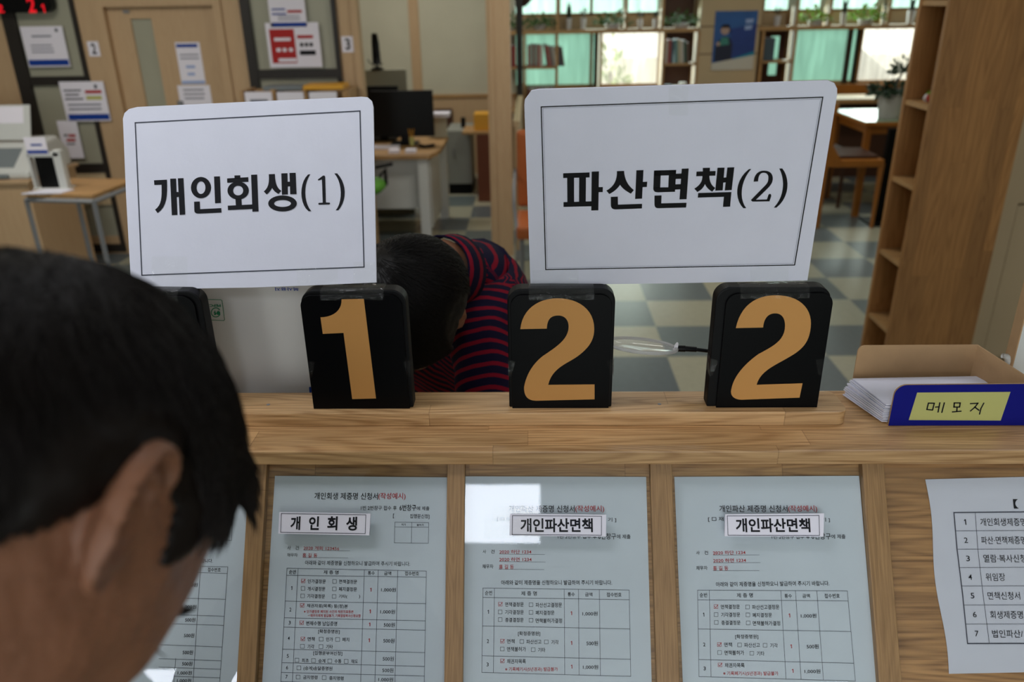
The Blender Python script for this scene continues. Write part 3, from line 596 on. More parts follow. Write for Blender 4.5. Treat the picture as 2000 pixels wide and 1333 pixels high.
def plate(label, x0, x1, bx0, bx1, digit, crop, ctop=1.3455, btop=1.3500, shear=0.0):
    t = thing('number_plate', label, 'number plate', ((bx0+bx1)/2, .856, ZL), 'black number plates on the ledge')
    b = MB(); b.prism([Vector(q) for q in rrect(bx0, bx1, ZL, btop, .016, .868)], (0, -1, 0), .020); b.build('foam_block', M['black'], t, bevel=.0015)
    b = MB(); b.prism([Vector(q) for q in rrect(x0, x1, ZL, ctop, .014, .8462)], (0, -1, 0), .0016); card = b.build('laminated_card', M['lam'], t, bevel=.0003, seg=1)
    b = MB(); pn = Vector((0, -1, 0)); pp = Vector((0, .8443, 0))
    pts = [onP(crop[0]+x/crop[2], crop[1]+y/crop[2], pp, pn) for x, y in digit] if crop else digit
    b.add(pts, [list(range(len(pts)))]); d = b.build('digit', M['gold'], card)
    b = MB(); cx = (bx0+bx1)/2; w_ = (bx1-bx0)*.3; st = []
    for j, (yy, zz) in enumerate(((.8441, ctop-.006), (.8441, ctop+.001), (.8476, ctop+.003), (.8478, btop+.0006), (.858, btop+.0008), (.869, btop+.0006))):
        for i in range(9): q = Vector((cx-w_+2*w_*i/8, yy, zz)); b.v.append(q+Vector((0, -1, .3))*.0005*noise.noise(q*150))
    for j in range(5):
        for i in range(8): b.f.append([j*9+i, j*9+i+1, (j+1)*9+i+1, (j+1)*9+i]); b.mi.append(0)
    b.build('tape', M['tape'], t, smooth=True)
    for sx in ((bx0, -1), (bx1, 1)):
        b = MB(); q0 = sx[0]; z0 = 1.252
        b.add([(q0-sx[1]*.008, .8440, z0+.010), (q0+sx[1]*.0006, .8440, z0+.012), (q0+sx[1]*.0006, .8440, z0-.010), (q0-sx[1]*.003, .8440, z0-.009), (q0+sx[1]*.0008, .866, z0+.012), (q0+sx[1]*.0008, .866, z0-.010)], [(0, 1, 2, 3), (1, 4, 5, 2)])
        b.build('tape', M['tape'], t)
    return t
plate('black number plate with ochre 1 right of the white carton', -.2665, -.1502, -.2665, -.1462, DIG1, (560, 540, 4.7607))
plate('black number plate with ochre 2 standing below the sign ending in (2), left one', -.0268, .0880, -.0305, .0918, DIG2, (960, 540, 4.7607), 1.3440)
plate('black number plate with ochre 2 nearest the memo tray, bulging laminated card', .2155, .3345, .2050, .3330, DIG2B, (1360, 540, 4.4433), 1.3440)
xr = onY(380, 600, .844).x
d0 = [onP(560+x/4.7607, 540+y/4.7607, Vector((0, .8443, 0)), Vector((0, -1, 0)))+Vector((xr+.1520, 0, 0)) for x, y in DIG1]
plate('black number plate at the left sign\'s far end, half hidden by the bowed man', xr-.1163, xr, xr-.1163, xr+.007, d0, None)
# ================================================================== MEMO TRAY
tr = thing('memo_tray', 'open cardboard memo tray with blue front and yellow handwritten label', 'tray', (.49, .88, ZT))
X0, X1, Y0, Y1 = .4155, .578, .832, .922
zb = onY(1780, 674, Y1).z; zf = onY(1860, 752, Y0).z
b = MB(); b.box(X0, X1, Y0+.001, Y1-.002, ZT, ZT+.002); b.build('base', M['kraft'], tr)
b = MB(); xl = onY(1672, 700, Y1).x; xe = onY(1906, 690, Y1).x; r = .008
P_ = [(xl, Y1, ZT), (xe, Y1, ZT), (xe, Y1, zb)]+[(xl+r-r*sin(radians(15*i)), Y1, zb-r+r*cos(radians(15*i))) for i in range(7)]
b.prism(P_, (0, -1, 0), .002); b.build('back_wall', M['kraft'], tr)
b = MB(); P_ = [(xe, Y1, ZT), (xe, Y1, zb), (X1, Y0+.002, zf), (X1, Y0+.002, ZT)]
b.prism(P_, (-1, 0, 0), .002); b.build('side_wall', M['kraft'], tr)
b = MB(); r = .013; P_ = [(X0, Y0, ZT+.0005), (X1, Y0, ZT+.0005), (X1, Y0, zf+.001)]+[(X0+r-r*sin(radians(15*i)), Y0, zf-r+r*cos(radians(15*i))) for i in range(7)]
b.prism(P_[::-1], (0, 1, 0), .0022); fw = b.build('front_wall', M['kraft'], tr)
b = MB(); P2 = [Vector(q)+Vector((0, -.0005, 0)) for q in P_]; b.add(P2, [list(range(len(P2)))]); b.build('blue_facing', M['blue'], tr)
pt = Vector((0, Y0-.0008, 0)); nt2 = Vector((0, -1, 0)); s = Sheet(pt, nt2, 0, 1550, 400, 2.962)
s.poly([(715, 1088), (1255, 1084), (1198, 1250), (666, 1247)], 0)
yl = s.mb.build('yellow_label', M['yellow'], tr)
s = Sheet(pt, nt2, .0003, 1550, 400, 2.962)
def hand(*pts):
    for i in range(len(pts)-1): s.line(*pts[i], *pts[i+1], 2.6, 0)
hand((780, 1150), (771, 1186), (804, 1189), (814, 1150), (781, 1149)); hand((846, 1148), (836, 1200)); hand((822, 1172), (841, 1171)); hand((872, 1148), (858, 1202))
hand((930, 1148), (928, 1172), (960, 1172), (964, 1148), (930, 1148)); hand((946, 1172), (944, 1198)); hand((920, 1200), (968, 1196))
hand((1024, 1152), (1066, 1150), (1050, 1172), (1024, 1194)); hand((1048, 1172), (1072, 1190)); hand((1100, 1150), (1084, 1180), (1076, 1212))
s.mb.build('handwriting', M['ink'], yl)
zz = ZT+.0025
for i in range(11):
    z = zz+i*.0022; j = random.uniform(-.0012, .0012); k = random.uniform(-.0012, .0012)
    A = onZ(1662+(i-10)*1.2, 731+(10-i)*2.5, z); Bq = onZ(1893, 723, z); Cq = onZ(1921, 752, z); Dq = onZ(1722+(i-10)*.5, 800+(10-i)*3, z)
    D2 = Vector((min(Dq.x, .4145+.0), max(Dq.y, .8352), z)); A.x += j
    q = [Vector((A.x, A.y+k, z)), Vector((D2.x-.010+j, D2.y+abs(k), z)), Vector((.560, .8362, z)), Vector((.560+.0, .912, z))]
    q = [Vector((.3955+j*2+ (10-i)*-.0006, .912+k-.004, z)), Vector((.4100+j, .8362+abs(k), z)), Vector((.558, .8362+abs(k), z)), Vector((.556, .912, z))]
    b = MB(); b.prism(q, (0, 0, 1), .0012); o = b.build('memo_sheet', M['paper']); tag(o, 'white memo sheet in the cardboard tray, '+['bottom sheet of the stack', 'second from the bottom', 'third from the bottom', 'fourth from the bottom', 'fifth from the bottom', 'middle sheet of the stack', 'fifth from the top', 'fourth from the top', 'third from the top', 'second from the top', 'topmost sheet of the stack'][i], 'paper', 'memo sheets stacked in the tray')
# ================================================================== POST AT THE RIGHT EDGE
q = onY(1977, 718, .905)
t = thing('partition_post', 'pale metal partition post on the counter right of the memo tray', 'post', (q.x+.012, .912, ZT))
b = MB(); b.box(q.x, q.x+.024, .905, .921, ZT, 1.9); b.build('post', M['white'], t, bevel=.002)
b = MB(); b.box(q.x-.0015, q.x, .904, .922, ZT, 1.9); b.build('edge_trim', M['kraft'], t)
q2 = onY(1956, 694, .915); q3 = onY(1972, 700, .915)
b = MB(); b.tube([(q2.x, .913, q2.z), (q2.x+.005, .913, q2.z-.001), (q3.x-.001, .913, q3.z-.003), (q3.x+.001, .913, q3.z-.012), (q3.x+.003, .913, ZT+.001)], [.003, .004, .005, .005, .005], 10); o = b.build('white_hook', M['white'], None, smooth=True); tag(o, 'small white curved hook between the memo tray and the metal post', 'hook')
# ================================================================== LEFT PARTITION WALL (Y = 5.5)
YW = 5.5
def wx(px, py, Y=YW): q = onY(px, py, Y); return q.x, q.z
xe = wx(702, 120)[0]
DX0, DX1 = wx(212, 60)[0], wx(424, 60)[0]      # door opening
AX0, AX1 = wx(22, 100)[0], wx(165, 100)[0]     # glazed panel with display
BX0, BX1 = wx(476, 60)[0], wx(660, 60)[0]
dtop = wx(300, 12)[1]
b = MB()
b.box(-7, AX0, YW, YW+.12, 0, CEIL); b.box(AX1, DX0, YW, YW+.12, 0, CEIL); b.box(DX1, BX0, YW, YW+.12, 0, CEIL); b.box(BX1, xe, YW, YW+.12, 0, CEIL)
b.box(DX0, DX1, YW, YW+.12, dtop, CEIL); b.box(AX0, AX1, YW, YW+.12, 0, .13); b.box(BX0, BX1, YW, YW+.12, 0, .9)
struct(b.build('wall_back', M['beige']))
# door with slit window
t = bpy.data.objects.new('door_1', None); COL.objects.link(t); t.location = ((DX0+DX1)/2, YW+.05, 0); struct(t)
gx0, gz1 = wx(250, 37); gx1 = wx(291, 37)[0]; gz0 = wx(300, 215)[1]-.1
b = MB(); b.box(DX0, gx0, YW+.03, YW+.07, 0, dtop); b.box(gx1, DX1, YW+.03, YW+.07, 0, dtop); b.box(gx0, gx1, YW+.03, YW+.07, gz1, dtop); b.box(gx0, gx1, YW+.03, YW+.07, 0, gz0); b.build('door_leaf', M['beige'], t)
b = MB(); b.box(gx0, gx1, YW+.045, YW+.052, gz0, gz1); b.build('slit_glass', M['frost'], t)
for x in (DX0-.05, DX1): b = MB(); b.box(x, x+.05, YW-.02, YW, 0, dtop+.05); struct(b.build('trim_1', M['beige']))
b = MB(); b.box(DX0, DX1, YW-.02, YW, dtop, dtop+.05); struct(b.build('trim_2', M['beige']))
hx, hz = wx(320, 205); b = MB(); b.lathe((gx1+.10, YW+.02, 1.0), [(.02, -.06), (.022, 0), (.02, .06)], 8); b.build('door_handle', M['grey'], t)
hx, hz = wx(243, 23); b = MB(); b.box(hx-.02, hx+.02, YW+.02, YW+.031, hz-.008, hz+.008); b.build('door_stop', M['grey'], t)
def glazed(nm, x0, x1, z0, zr, ztop, label):
    t = bpy.data.objects.new(nm, None); COL.objects.link(t); t.location = ((x0+x1)/2, YW, 0); struct(t)
    zs = sorted([z0]+zr+[ztop])
    b = MB()
    for z in zs: b.box(x0, x1, YW-.015, YW+.05, z-.028, z+.028)
    b.box(x0, x0+(.085 if nm == 'window_1' else .06), YW-.02, YW+.05, z0, ztop); b.box(x1-.028, x1, YW-.02, YW+.05, z0, ztop)
    b.build('window_frame', M['darkframe'], t)
    b = MB(); b.box(x0+.02, x1-.02, YW+.01, YW+.02, z0, ztop); b.build('pane', M['frost'], t)
zA1 = wx(100, 158)[1]; zA2 = wx(150, 328)[1]; zA3 = wx(210, 484)[1]
glazed('window_1', AX0, AX1, zA3, [zA1, zA2], CEIL-.03, '')
b = MB(); b.box(AX0+.08, AX1-.03, YW-.012, YW+.0, zA2-.26, zA2-.04); struct(b.build('wall_back_panel', M['beige2']))
zB1 = wx(580, 144)[1]
glazed('window_2', BX0, BX1, .9, [zB1], CEIL-.03, '')
b = MB(); b.box(xe-.10, xe+.005, YW-.03, YW+.13, 0, CEIL); struct(b.build('trim_3', M['beige']))
b = MB(); b.box(xe-.02, xe+.02, YW-.045, YW-.03, 0, CEIL); struct(b.build('trim_4', M['beige']))
# papers on the wall
def poster(px0, py0, px1, py1, label, marks, Y=YW-.022, nm='wall_notice', m0='label', cat='notice', extra=None, glass=False):
    x0, z1 = wx(px0, py0, Y); x1, z0 = wx(px1, py1, Y)
    b = MB(); b.box(x0, x1, Y, Y+.002, z0, z1, 0)
    ms = [m0]
    W_, Hh = x1-x0, z1-z0
    for kk, (u0, v0, u1, v1, mt_) in enumerate(marks):
        if mt_ not in ms: ms.append(mt_)
        b.box(x0+W_*u0, x0+W_*u1, Y-.0008-.0003*kk, Y, z1-Hh*v1, z1-Hh*v0, ms.index(mt_))
    o = b.build(nm, [M[k] for k in ms]); tag(o, label, cat, 'papers on the back partition' if cat == 'notice' else None)
    return o, x0, x1, z0, z1
def lines(u0, u1, v0, v1, n, mt_='textgrey', th=.35):
    out = []
    for i in range(n):
        v = v0+(v1-v0)*i/n; rnd = random.random()*.12
        out.append((u0+rnd*.3, v, u1-rnd, v+(v1-v0)/n*th, mt_))
    return out
poster(38, 52, 138, 130, 'white notice with blue bottom bar under the red number display', [(0.02, .82, .98, .97, 'bluebar')]+lines(.2, .8, .22, .34, 1)+lines(.15, .7, .45, .7, 3)+[(.82, .06, .88, .14, 'inkgrey')])
poster(114, 160, 217, 236, 'white notice with red and black lines and blue bottom bar straddling the dark frame', [(0.05, .82, .98, .97, 'bluebar'), (.55, .22, .92, .30, 'red'), (.55, .36, .9, .46, 'yellow'), (.78, .08, .84, .18, 'inkgrey')]+lines(.06, .5, .2, .52, 3, 'inkgrey')+lines(.08, .92, .56, .78, 2))
poster(110, 236, 165, 309, 'small portrait notice with red words below the blue-barred notice', lines(.2, .45, .36, .5, 1, 'inkgrey')+[(.45, .36, .8, .43, 'red'), (.3, .48, .75, .55, 'red')]+lines(.25, .75, .6, .7, 1, 'inkgrey'))
poster(341, 83, 402, 164, 'upper white notice with blue top bar on the beige door', [(.04, .04, .9, .12, 'bluebar'), (.02, .92, .98, .99, 'lightblue')]+lines(.12, .9, .28, .45, 2, 'textgrey')+lines(.3, .7, .55, .9, 2, 'lightblue'), Y=YW+.026)
poster(346, 167, 419, 230, 'lower white notice with grey text on the beige door', lines(.15, .85, .12, .5, 3), Y=YW+.026)
poster(520, -20, 600, 52, 'white notice with pale blue bottom bar in the second glazed panel', [(.06, .88, .98, .99, 'bluebar'), (.5, .55, .9, .62, 'red')]+lines(.06, .5, .5, .75, 2, 'bluebar')+lines(.2, .92, .7, .86, 2))
poster(517, 45, 630, 131, 'red and white two-page notice in the second glazed panel', [(.06, .14, .53, .9, 'red'), (.14, .33, .45, .40, 'label'), (.16, .56, .24, .64, 'label'), (.28, .56, .35, .64, 'label'), (.40, .56, .47, .64, 'label'), (.18, .79, .52, .87, 'label'), (.58, .28, .88, .35, 'red'), (.62, .45, .68, .53, 'ink'), (.71, .45, .77, .53, 'ink'), (.80, .45, .86, .53, 'ink'), (.60, .62, .9, .72, 'ink')])
for (a, b2, c2, d2, ch, lb) in ((169, 81, 197, 110, '2', 'small white 2 sign on the beige pillar left of the door'), (666, 71, 692, 102, '3', 'small white 3 sign on the beige pillar by the opening')):
    Y = YW-.004 if ch == '2' else YW-.034
    o, x0, x1, z0, z1 = poster(a, b2, c2, d2, lb, [], Y=Y, nm='number_sign', cat='sign')
    o['group'] = 'small number signs'
    m_ = MB(); put_text(m_, ch, Vector((x0+(x1-x0)*.3, Y-.001, z0+(z1-z0)*.15)), XX, Vector((0, 0, 1)), (x1-x0)*.42, (z1-z0)*.72, 0, .028); m_.build('lettering', M['ink'], o)
# LED number display
t = thing('number_display', 'black rounded number display with glowing red digits high on the glazed panel', 'display', (wx(45, 20, 5.42)[0], 5.45, 1.6))
x0, z0 = wx(-22, 26, 5.42); x1 = wx(100, 10, 5.42)[0]; z1 = z0+.22
Pp = []; r = .05
for cx, cz, a in ((x1-r, z0+r, -90), (x1-r, z1-r, 0), (x0+r, z1-r, 90), (x0+r, z0+r, 180)):
    for i in range(6): th = radians(a+18*i); Pp.append((cx+r*cos(th), 5.42, cz+r*sin(th)))
b = MB(); b.prism([Vector(q) for q in Pp][::-1], (0, 1, 0), .055); b.build('housing', M['screenblack'], t)
b = MB()
for ch, px in (('2', -6), ('2', 57), ('1', 83)):
    q = onY(px, 25, 5.418); put_text(b, ch, Vector((q.x, 5.418, q.z)), XX, Vector((0, 0, 1)), .05 if ch == '2' else .02, .09 if px == 57 else .05, 0, .02)
b.build('red_digits', M['led'], t)
# ------------------------------------------------------------------ side table with grey metal legs
tb = thing('side_table', 'small wooden-topped side table with grey metal legs by the left partition', 'table', (-2.45, 4.35, 0))
FL, FR = onZ(48, 378, .75), onZ(180, 381, .75); BR = onZ(232, 366, .75); BL = onZ(120, 363, .75)
BR = Vector((FR.x+.04, FR.y+.40, .75)); BL = Vector((FL.x+.04, FL.y+.40, .75))
b = MB(); b.prism([FL, FR, BR, BL], (0, 0, -1), .02); b.build('tabletop', M['shelfwood'], tb, bevel=.003)
b = MB()
for a, c in ((FL, FR), (FR, BR), (BR, BL), (BL, FL)): b.tube([a+Vector((0, 0, -.035)), c+Vector((0, 0, -.035))], .013, 4)
b.build('apron_frame', M['grey'], tb)
for q in (FL, FR, BR, BL): b = MB(); b.tube([q+Vector((0, 0, -.03)), Vector((q.x, q.y, 0))], .014, 4); b.build('leg', M['grey'], tb)
# sign stand / dispenser on the side table
dq = onZ(116, 368, .75); zt = onY(118, 300, dq.y).z
t = thing('sign_stand', 'white stand with black screen and small sheet on the side table', 'stand', (dq.x, dq.y, .75))
x0, x1 = dq.x-.105, dq.x+.05
b = MB(); b.box(x0-.02, x1, dq.y-.02, dq.y+.02, zt-.015, zt+.01); b.box(x1-.035, x1+.01, dq.y-.02, dq.y+.02, .752, zt+.02); b.box(x0-.02, x1+.015, dq.y-.04, dq.y+.05, .75, .756); b.box(x0-.02, x0-.008, dq.y-.02, dq.y+.02, .752, zt); b.build('frame', M['white'], t, bevel=.003)
b = MB(); b.box(x0+.015, x1-.035, dq.y-.012, dq.y+.01, .756, zt-.015); b.build('screen', M['screenblack'], t)
b = MB(); b.box(x0-.01, x0+.105, dq.y-.022, dq.y-.020, zt+.0, zt+.09, 0); b.box(x0-.008, x0+.103, dq.y-.0228, dq.y-.022, zt+.005, zt+.022, 1); b.box(x0+.02, x0+.08, dq.y-.0228, dq.y-.022, zt+.045, zt+.055, 1); b.build('small_sheet', [M['label'], M['bluebar']], t)
b = MB(); q = onZ(100, 374, .751); q.z = .7505; b.prism([q+Vector((-.12, -.07, 0)), q+Vector((.09, -.06, 0)), q+Vector((.11, .03, 0)), q+Vector((-.05, .04, 0))], (0, 0, 1), .006); tag(b.build('paper_stack', M['paper']), 'white papers lying in front of the white stand on the side table', 'paper')
# ------------------------------------------------------------------ kiosk on a wooden cabinet at the left edge
cab = thing('kiosk_cabinet', 'beige wooden cabinet under the white machine at the left edge', 'cabinet', (-3.0, 4.9, 0))
kx = onY(64, 375, 4.62).x; kz = onY(40, 352, 4.62).z
b = MB(); b.box(-4.2, kx-.02, 4.62, 5.15, 0, kz-.02); b.build('body', M['beige'], cab)
b = MB(); b.box(-4.22, kx, 4.60, 5.17, kz-.02, kz); b.build('top', M['beige'], cab, bevel=.004)
t = thing('document_kiosk', 'white ticket machine with grey panel and raised clear lid at the left edge', 'machine', (-3.4, 4.9, kz))
x0 = -3.9; x1 = onY(68, 340, 4.7).x; KH = .66
b = MB(); side = [(x0, 4.64, kz), (x0, 4.64, kz+.04), (x0, 4.84, kz+.18), (x0, 5.02, kz+.20), (x0, 5.12, kz+.10), (x0, 5.12, kz)]
b.prism([Vector(q) for q in side][::-1], (1, 0, 0), x1-x0); b.build('body', M['white'], t, bevel=.02)
d = (Vector((0, 4.84, kz+.18))-Vector((0, 4.64, kz+.04))).normalized(); nn = Vector((0, -d.z, d.y))
b = MB(); b.obox(Vector((x0, 4.64, kz+.04)), XX, d, nn, (.05, x1-x0-.10), (.04, .20), (-.004, .003)); b.build('grey_panel', M['greyplastic'], t)
b = MB(); b.box(x0+.1, x1-.12, 4.625, 4.65, kz+.01, kz+.03); b.build('paper_slot', M['greyplastic'], t)
b = MB(); b.obox(Vector((x0, 4.86, kz+.195)), XX, Vector((0, .35, .94)).normalized(), Vector((0, -.94, .35)), (.0, x1-x0-.07), (0, .21), (0, .006)); b.build('raised_lid', M['white'], t)
b = MB(); b.obox(Vector((x0, 4.86, kz+.195)), XX, Vector((0, .35, .94)).normalized(), Vector((0, -.94, .35)), (.02, x1-x0-.11), (.10, .20), (.0062, .007)); b.build('instruction_sheet', M['label'], t)
# ------------------------------------------------------------------ brochure rack with trays in front of the second glazed panel
rk = thing('brochure_rack', 'wooden brochure rack with three white paper pockets just above the left sign', 'rack', (wx(560, 200, 5.2)[0], 5.2, 0))
Y = 5.2; x0, z1 = wx(468, 178, Y); x1 = wx(682, 172, Y)[0]
b = MB(); b.box(x0, x1, Y, Y+.25, z1-.42, z1-.39); b.box(x0, x0+.02, Y, Y+.25, 0, z1); b.box(x1-.02, x1, Y, Y+.25, 0, z1); b.box(x0, x1, Y+.23, Y+.25, 0, z1-.01); b.build('body', M['kraft'], rk)
for px in (534, 597, 675):
    xx = wx(px, 185, Y)[0]; b = MB(); b.box(xx-.018, xx+.012, Y-.01, Y+.2, z1-.4, z1+.005); b.build('divider', M['shelfwood'], rk)
for i, (pa, pb) in enumerate(((477, 530), (540, 592), (603, 657))):
    xa, za = wx(pa, 180, Y-.02); xb = wx(pb, 180, Y-.02)[0]
    b = MB(); b.box(xa, xb, Y-.02, Y-.017, za-.3, za, 0)
    if i == 0: b.box(xa+.03, xb-.03, Y-.021, Y-.02, za-.07, za-.045, 1)
    o = b.build('pocket_sheet', [M['label'], M['textgrey']], rk)
b = MB(); xa, za = wx(594, 170, Y); xb = wx(672, 170, Y)[0]; b.box(xa, xb, Y-.03, Y+.15, za-.015, za+.012); b.build('yellow_tray', M['yelloworange'], rk, bevel=.004)
b = MB(); xa, za = wx(510, 172, Y); xb = wx(588, 170, Y)[0]; b.box(xa, xb, Y+.03, Y+.18, za-.02, za+.005); b.build('clear_tray', M['greyplastic'], rk, bevel=.004)
# ================================================================== POST, GLASS PARTITION
b = MB(); b.box(-.292, -.143, 5.365, 5.50, 0, CEIL); b.box(-.275, -.25, 5.355, 5.365, 0, CEIL); struct(b.build('trim_5', M['beige']))
b = MB(); b.box(-.125, -.10, 5.50, 8.15, 0, .86); b.box(-.135, -.09, 5.50, 8.15, .86, .90); struct(b.build('wall_partition', M['beige2']))
t = bpy.data.objects.new('window_3', None); COL.objects.link(t); t.location = (-.11, 6.8, .9); struct(t)
b = MB(); b.box(-.118, -.110, 5.50, 8.15, .90, CEIL); b.build('pane', M['glass'], t)
for y in (7.05,): b = MB(); b.box(-.135, -.085, y, y+.06, .90, CEIL); b.build('mullion', M['darkframe'], t)
# ================================================================== FAR WALL WITH WINDOWS (Y = 8.2 .. 8.5)
YF = 8.3
def fx(px, py, Y=YF): q = onY(px, py, Y); return q.x, q.z
zs0 = fx(1235, 170)[1]; zs1 = fx(1235, 55)[1]      # lower windows
zu0 = fx(1200, 30)[1]; zu1 = 1.75
WLx = [(-1.0+0, 0)]
LW = [(fx(985, 100)[0], fx(1162, 100)[0]), (fx(1176, 100)[0], fx(1294, 100)[0]), (fx(1546, 100)[0], fx(1678, 100)[0]), (fx(1686, 100)[0], fx(1790, 100)[0]+.5)]
XL0, XL1, XR0, XR1 = LW[0][0], LW[1][1], LW[2][0]-.3, LW[3][1]
b = MB(); xb = -.11
b.box(-7, XL0, YF, YF+.2, 0, CEIL); b.box(XL1, XR0, YF, YF+.2, 0, CEIL); b.box(XR1, 5, YF, YF+.2, 0, CEIL)
for x0, x1 in ((XL0, XL1), (XR0, XR1)): b.box(x0, x1, YF, YF+.2, 0, zs0); b.box(x0, x1, YF, YF+.2, zs1, zu0); b.box(x0, x1, YF, YF+.2, zu1, CEIL)
struct(b.build('wall_window', M['beige2']))
def windows(nm, x0, x1, z0, z1, xs, mt_, kind):
    t = bpy.data.objects.new(nm, None); COL.objects.link(t); t.location = ((x0+x1)/2, YF+.1, z0); struct(t)
    b = MB(); b.box(x0, x1, YF+.05, YF+.11, z0, z0+.025); b.box(x0, x1, YF+.05, YF+.11, z1-.02, z1)
    for x in xs: b.box(x-.014, x+.014, YF+.05, YF+.11, z0, z1)
    b.build('window_frame', M['shelfwood'], t)
    b = MB(); b.box(x0, x1, YF+.12, YF+.123, z0, z1); b.build('pane', M[mt_], t)
windows('window_4', LW[0][0], LW[0][1], zs0, zs1, [LW[0][0]+.02, LW[0][1]-.03], 'teal', 0)
windows('window_5', LW[1][0]-.06, LW[1][1], zs0, zs1, [LW[1][0]-.03, LW[1][1]-.01], 'sheer', 0)
windows('window_6', LW[2][0]-.3, LW[2][1], zs0, zs1, [LW[2][0]-.015, LW[2][1]-.08], 'teal', 0)
windows('window_7', LW[2][1], LW[3][1], zs0, zs1, [LW[2][1]+.03], 'sheer', 0)
windows('window_8', XL0, XL1, zu0, zu1, [fx(p, 15)[0] for p in (1018, 1092, 1156, 1225)], 'palegreen', 0)
windows('window_9', XR0, XR1, zu0, zu1, [fx(p, 15)[0] for p in (1556, 1625, 1738)], 'palegreen', 0)
# dark reveal strips beside the teal panes
for px0, px1 in ((1161, 1170), (1655, 1664), (1672, 1680)):
    b = MB(); xa = fx(px0, 100)[0]; xb_ = fx(px1, 100)[0]; b.box(xa, xb_, YF+.02, YF+.05, zs0, zs1); struct(b.build('trim_6', M['darkframe']))
# wood apron below the windows right, and window counter
b = MB(); xa = fx(1300, 100)[0]; b.box(fx(1480, 100)[0], 4.6, 8.25, YF, .30, zs0-.0); struct(b.build('wall_apron', M['orangewood']))
zc = onY(1650, 190, 7.75).z
wc = thing('window_counter', 'light wood counter running under the right-hand windows', 'counter', (3.3, 7.9, 0))
b = MB(); b.box(1.9, 4.6, 7.60, 7.975, zc-.04, zc); b.build('top', M['shelfwood'], wc, bevel=.004)
b = MB(); b.box(1.9, 4.6, 7.90, 7.97, 0, zc-.04); b.build('back_panel', M['seat'], wc)
# column with poster
CX0, CX1 = fx(1366, 80, 8.0)[0], fx(1482, 80, 8.0)[0]
b = MB(); b.box(CX0, CX1, 8.0, YF, 0, CEIL); struct(b.build('wall_column', M['beige2']))
for py in (51, 105):
    xx, zz_ = fx(1430, py, 7.999); b = MB(); b.box(CX0, CX1, 7.997, 8.0, zz_-.004, zz_+.004); struct(b.build('trim_7', M['seat']))
x0, z1 = fx(1398, 22, 7.99); x1, z0 = fx(1470, 136, 7.99)
po = thing('wall_poster', 'blue poster of a standing person on the beige column between the windows', 'poster', (x0, 7.995, z0))
W_, Hh = x1-x0, z1-z0
def pu(u, v, d=.0): return Vector((x0+W_*u, 7.993-d, z1-Hh*v))
m_blu = mat('poster blue', (40, 88, 152), .6, vary=.15, vscale=6); m_blu2 = mat('poster deep blue', (30, 58, 128), .6, vary=.1); m_pnav = mat('poster navy', (22, 30, 56), .6)
b = MB(); b.box(x0, x1, 7.993, 7.996, z0, z1); b.build('sheet', m_blu, po)
b = MB(); b.add([pu(.4, .3, .0006), pu(1, .22, .0006), pu(1, .78, .0006), pu(.4, .84, .0006)], [(0, 1, 2, 3)]); b.build('deep_blue_field', m_blu2, po)
b = MB(); b.add([pu(.05, .86, .001), pu(.05, .62, .001), pu(.14, .48, .001), pu(.25, .42, .001), pu(.38, .44, .001), pu(.46, .55, .001), pu(.46, .82, .001)], [list(range(7))]); b.build('printed_figure', m_pnav, po)
b = MB(); c0 = pu(.26, .32, .0014); b.add([c0+Vector((.105*W_*cos(2*pi*i/14), 0, .075*Hh*sin(2*pi*i/14))) for i in range(14)], [list(range(14))]); c0 = pu(.12, .55, .0014); b.add([c0+Vector((.05*W_*cos(2*pi*i/10), 0, .035*Hh*sin(2*pi*i/10))) for i in range(10)], [list(range(10))]); b.build('printed_face', mat('poster skin', (176, 148, 136), .7), po)
b = MB(); b.add([pu(.13, .30, .0012), pu(.20, .22, .0012), pu(.34, .22, .0012), pu(.40, .32, .0012), pu(.39, .42, .0012), pu(.36, .28, .0016), pu(.18, .28, .0016)], [(0, 1, 5, 6), (1, 2, 5), (2, 3, 4, 5)]); b.build('printed_hair', M['ink'], po)
b = MB(); b.add([pu(.2, .44, .0013), pu(.34, .44, .0013), pu(.38, .56, .0013), pu(.12, .58, .0013)], [(0, 1, 2, 3)]); b.build('printed_scarf', mat('poster green', (60, 130, 120), .7), po)
b = MB(); b.add([pu(0, .88, .0016), pu(1, .74, .0016), pu(1, 1, .0016), pu(0, 1, .0016)], [(0, 1, 2, 3)]); b.build('pale_band', mat('poster pale', (196, 192, 182), .7), po)
b = MB(); b.add([pu(.5, .80, .0018), pu(1, .68, .0018), pu(1, .745, .0018), pu(.5, .815, .0018)], [(0, 1, 2, 3)]); b.build('teal_band', mat('poster teal', (20, 130, 160), .7), po)
b = MB(); b.add([pu(.72, .14, .001), pu(.92, .13, .001), pu(.9, .2, .001), pu(.74, .21, .001), pu(.72, .25, .001), pu(.9, .24, .001), pu(.88, .31, .001), pu(.72, .32, .001)], [(0, 1, 2, 3), (4, 5, 6, 7)]); b.build('printed_words', M['lightblue'], po)
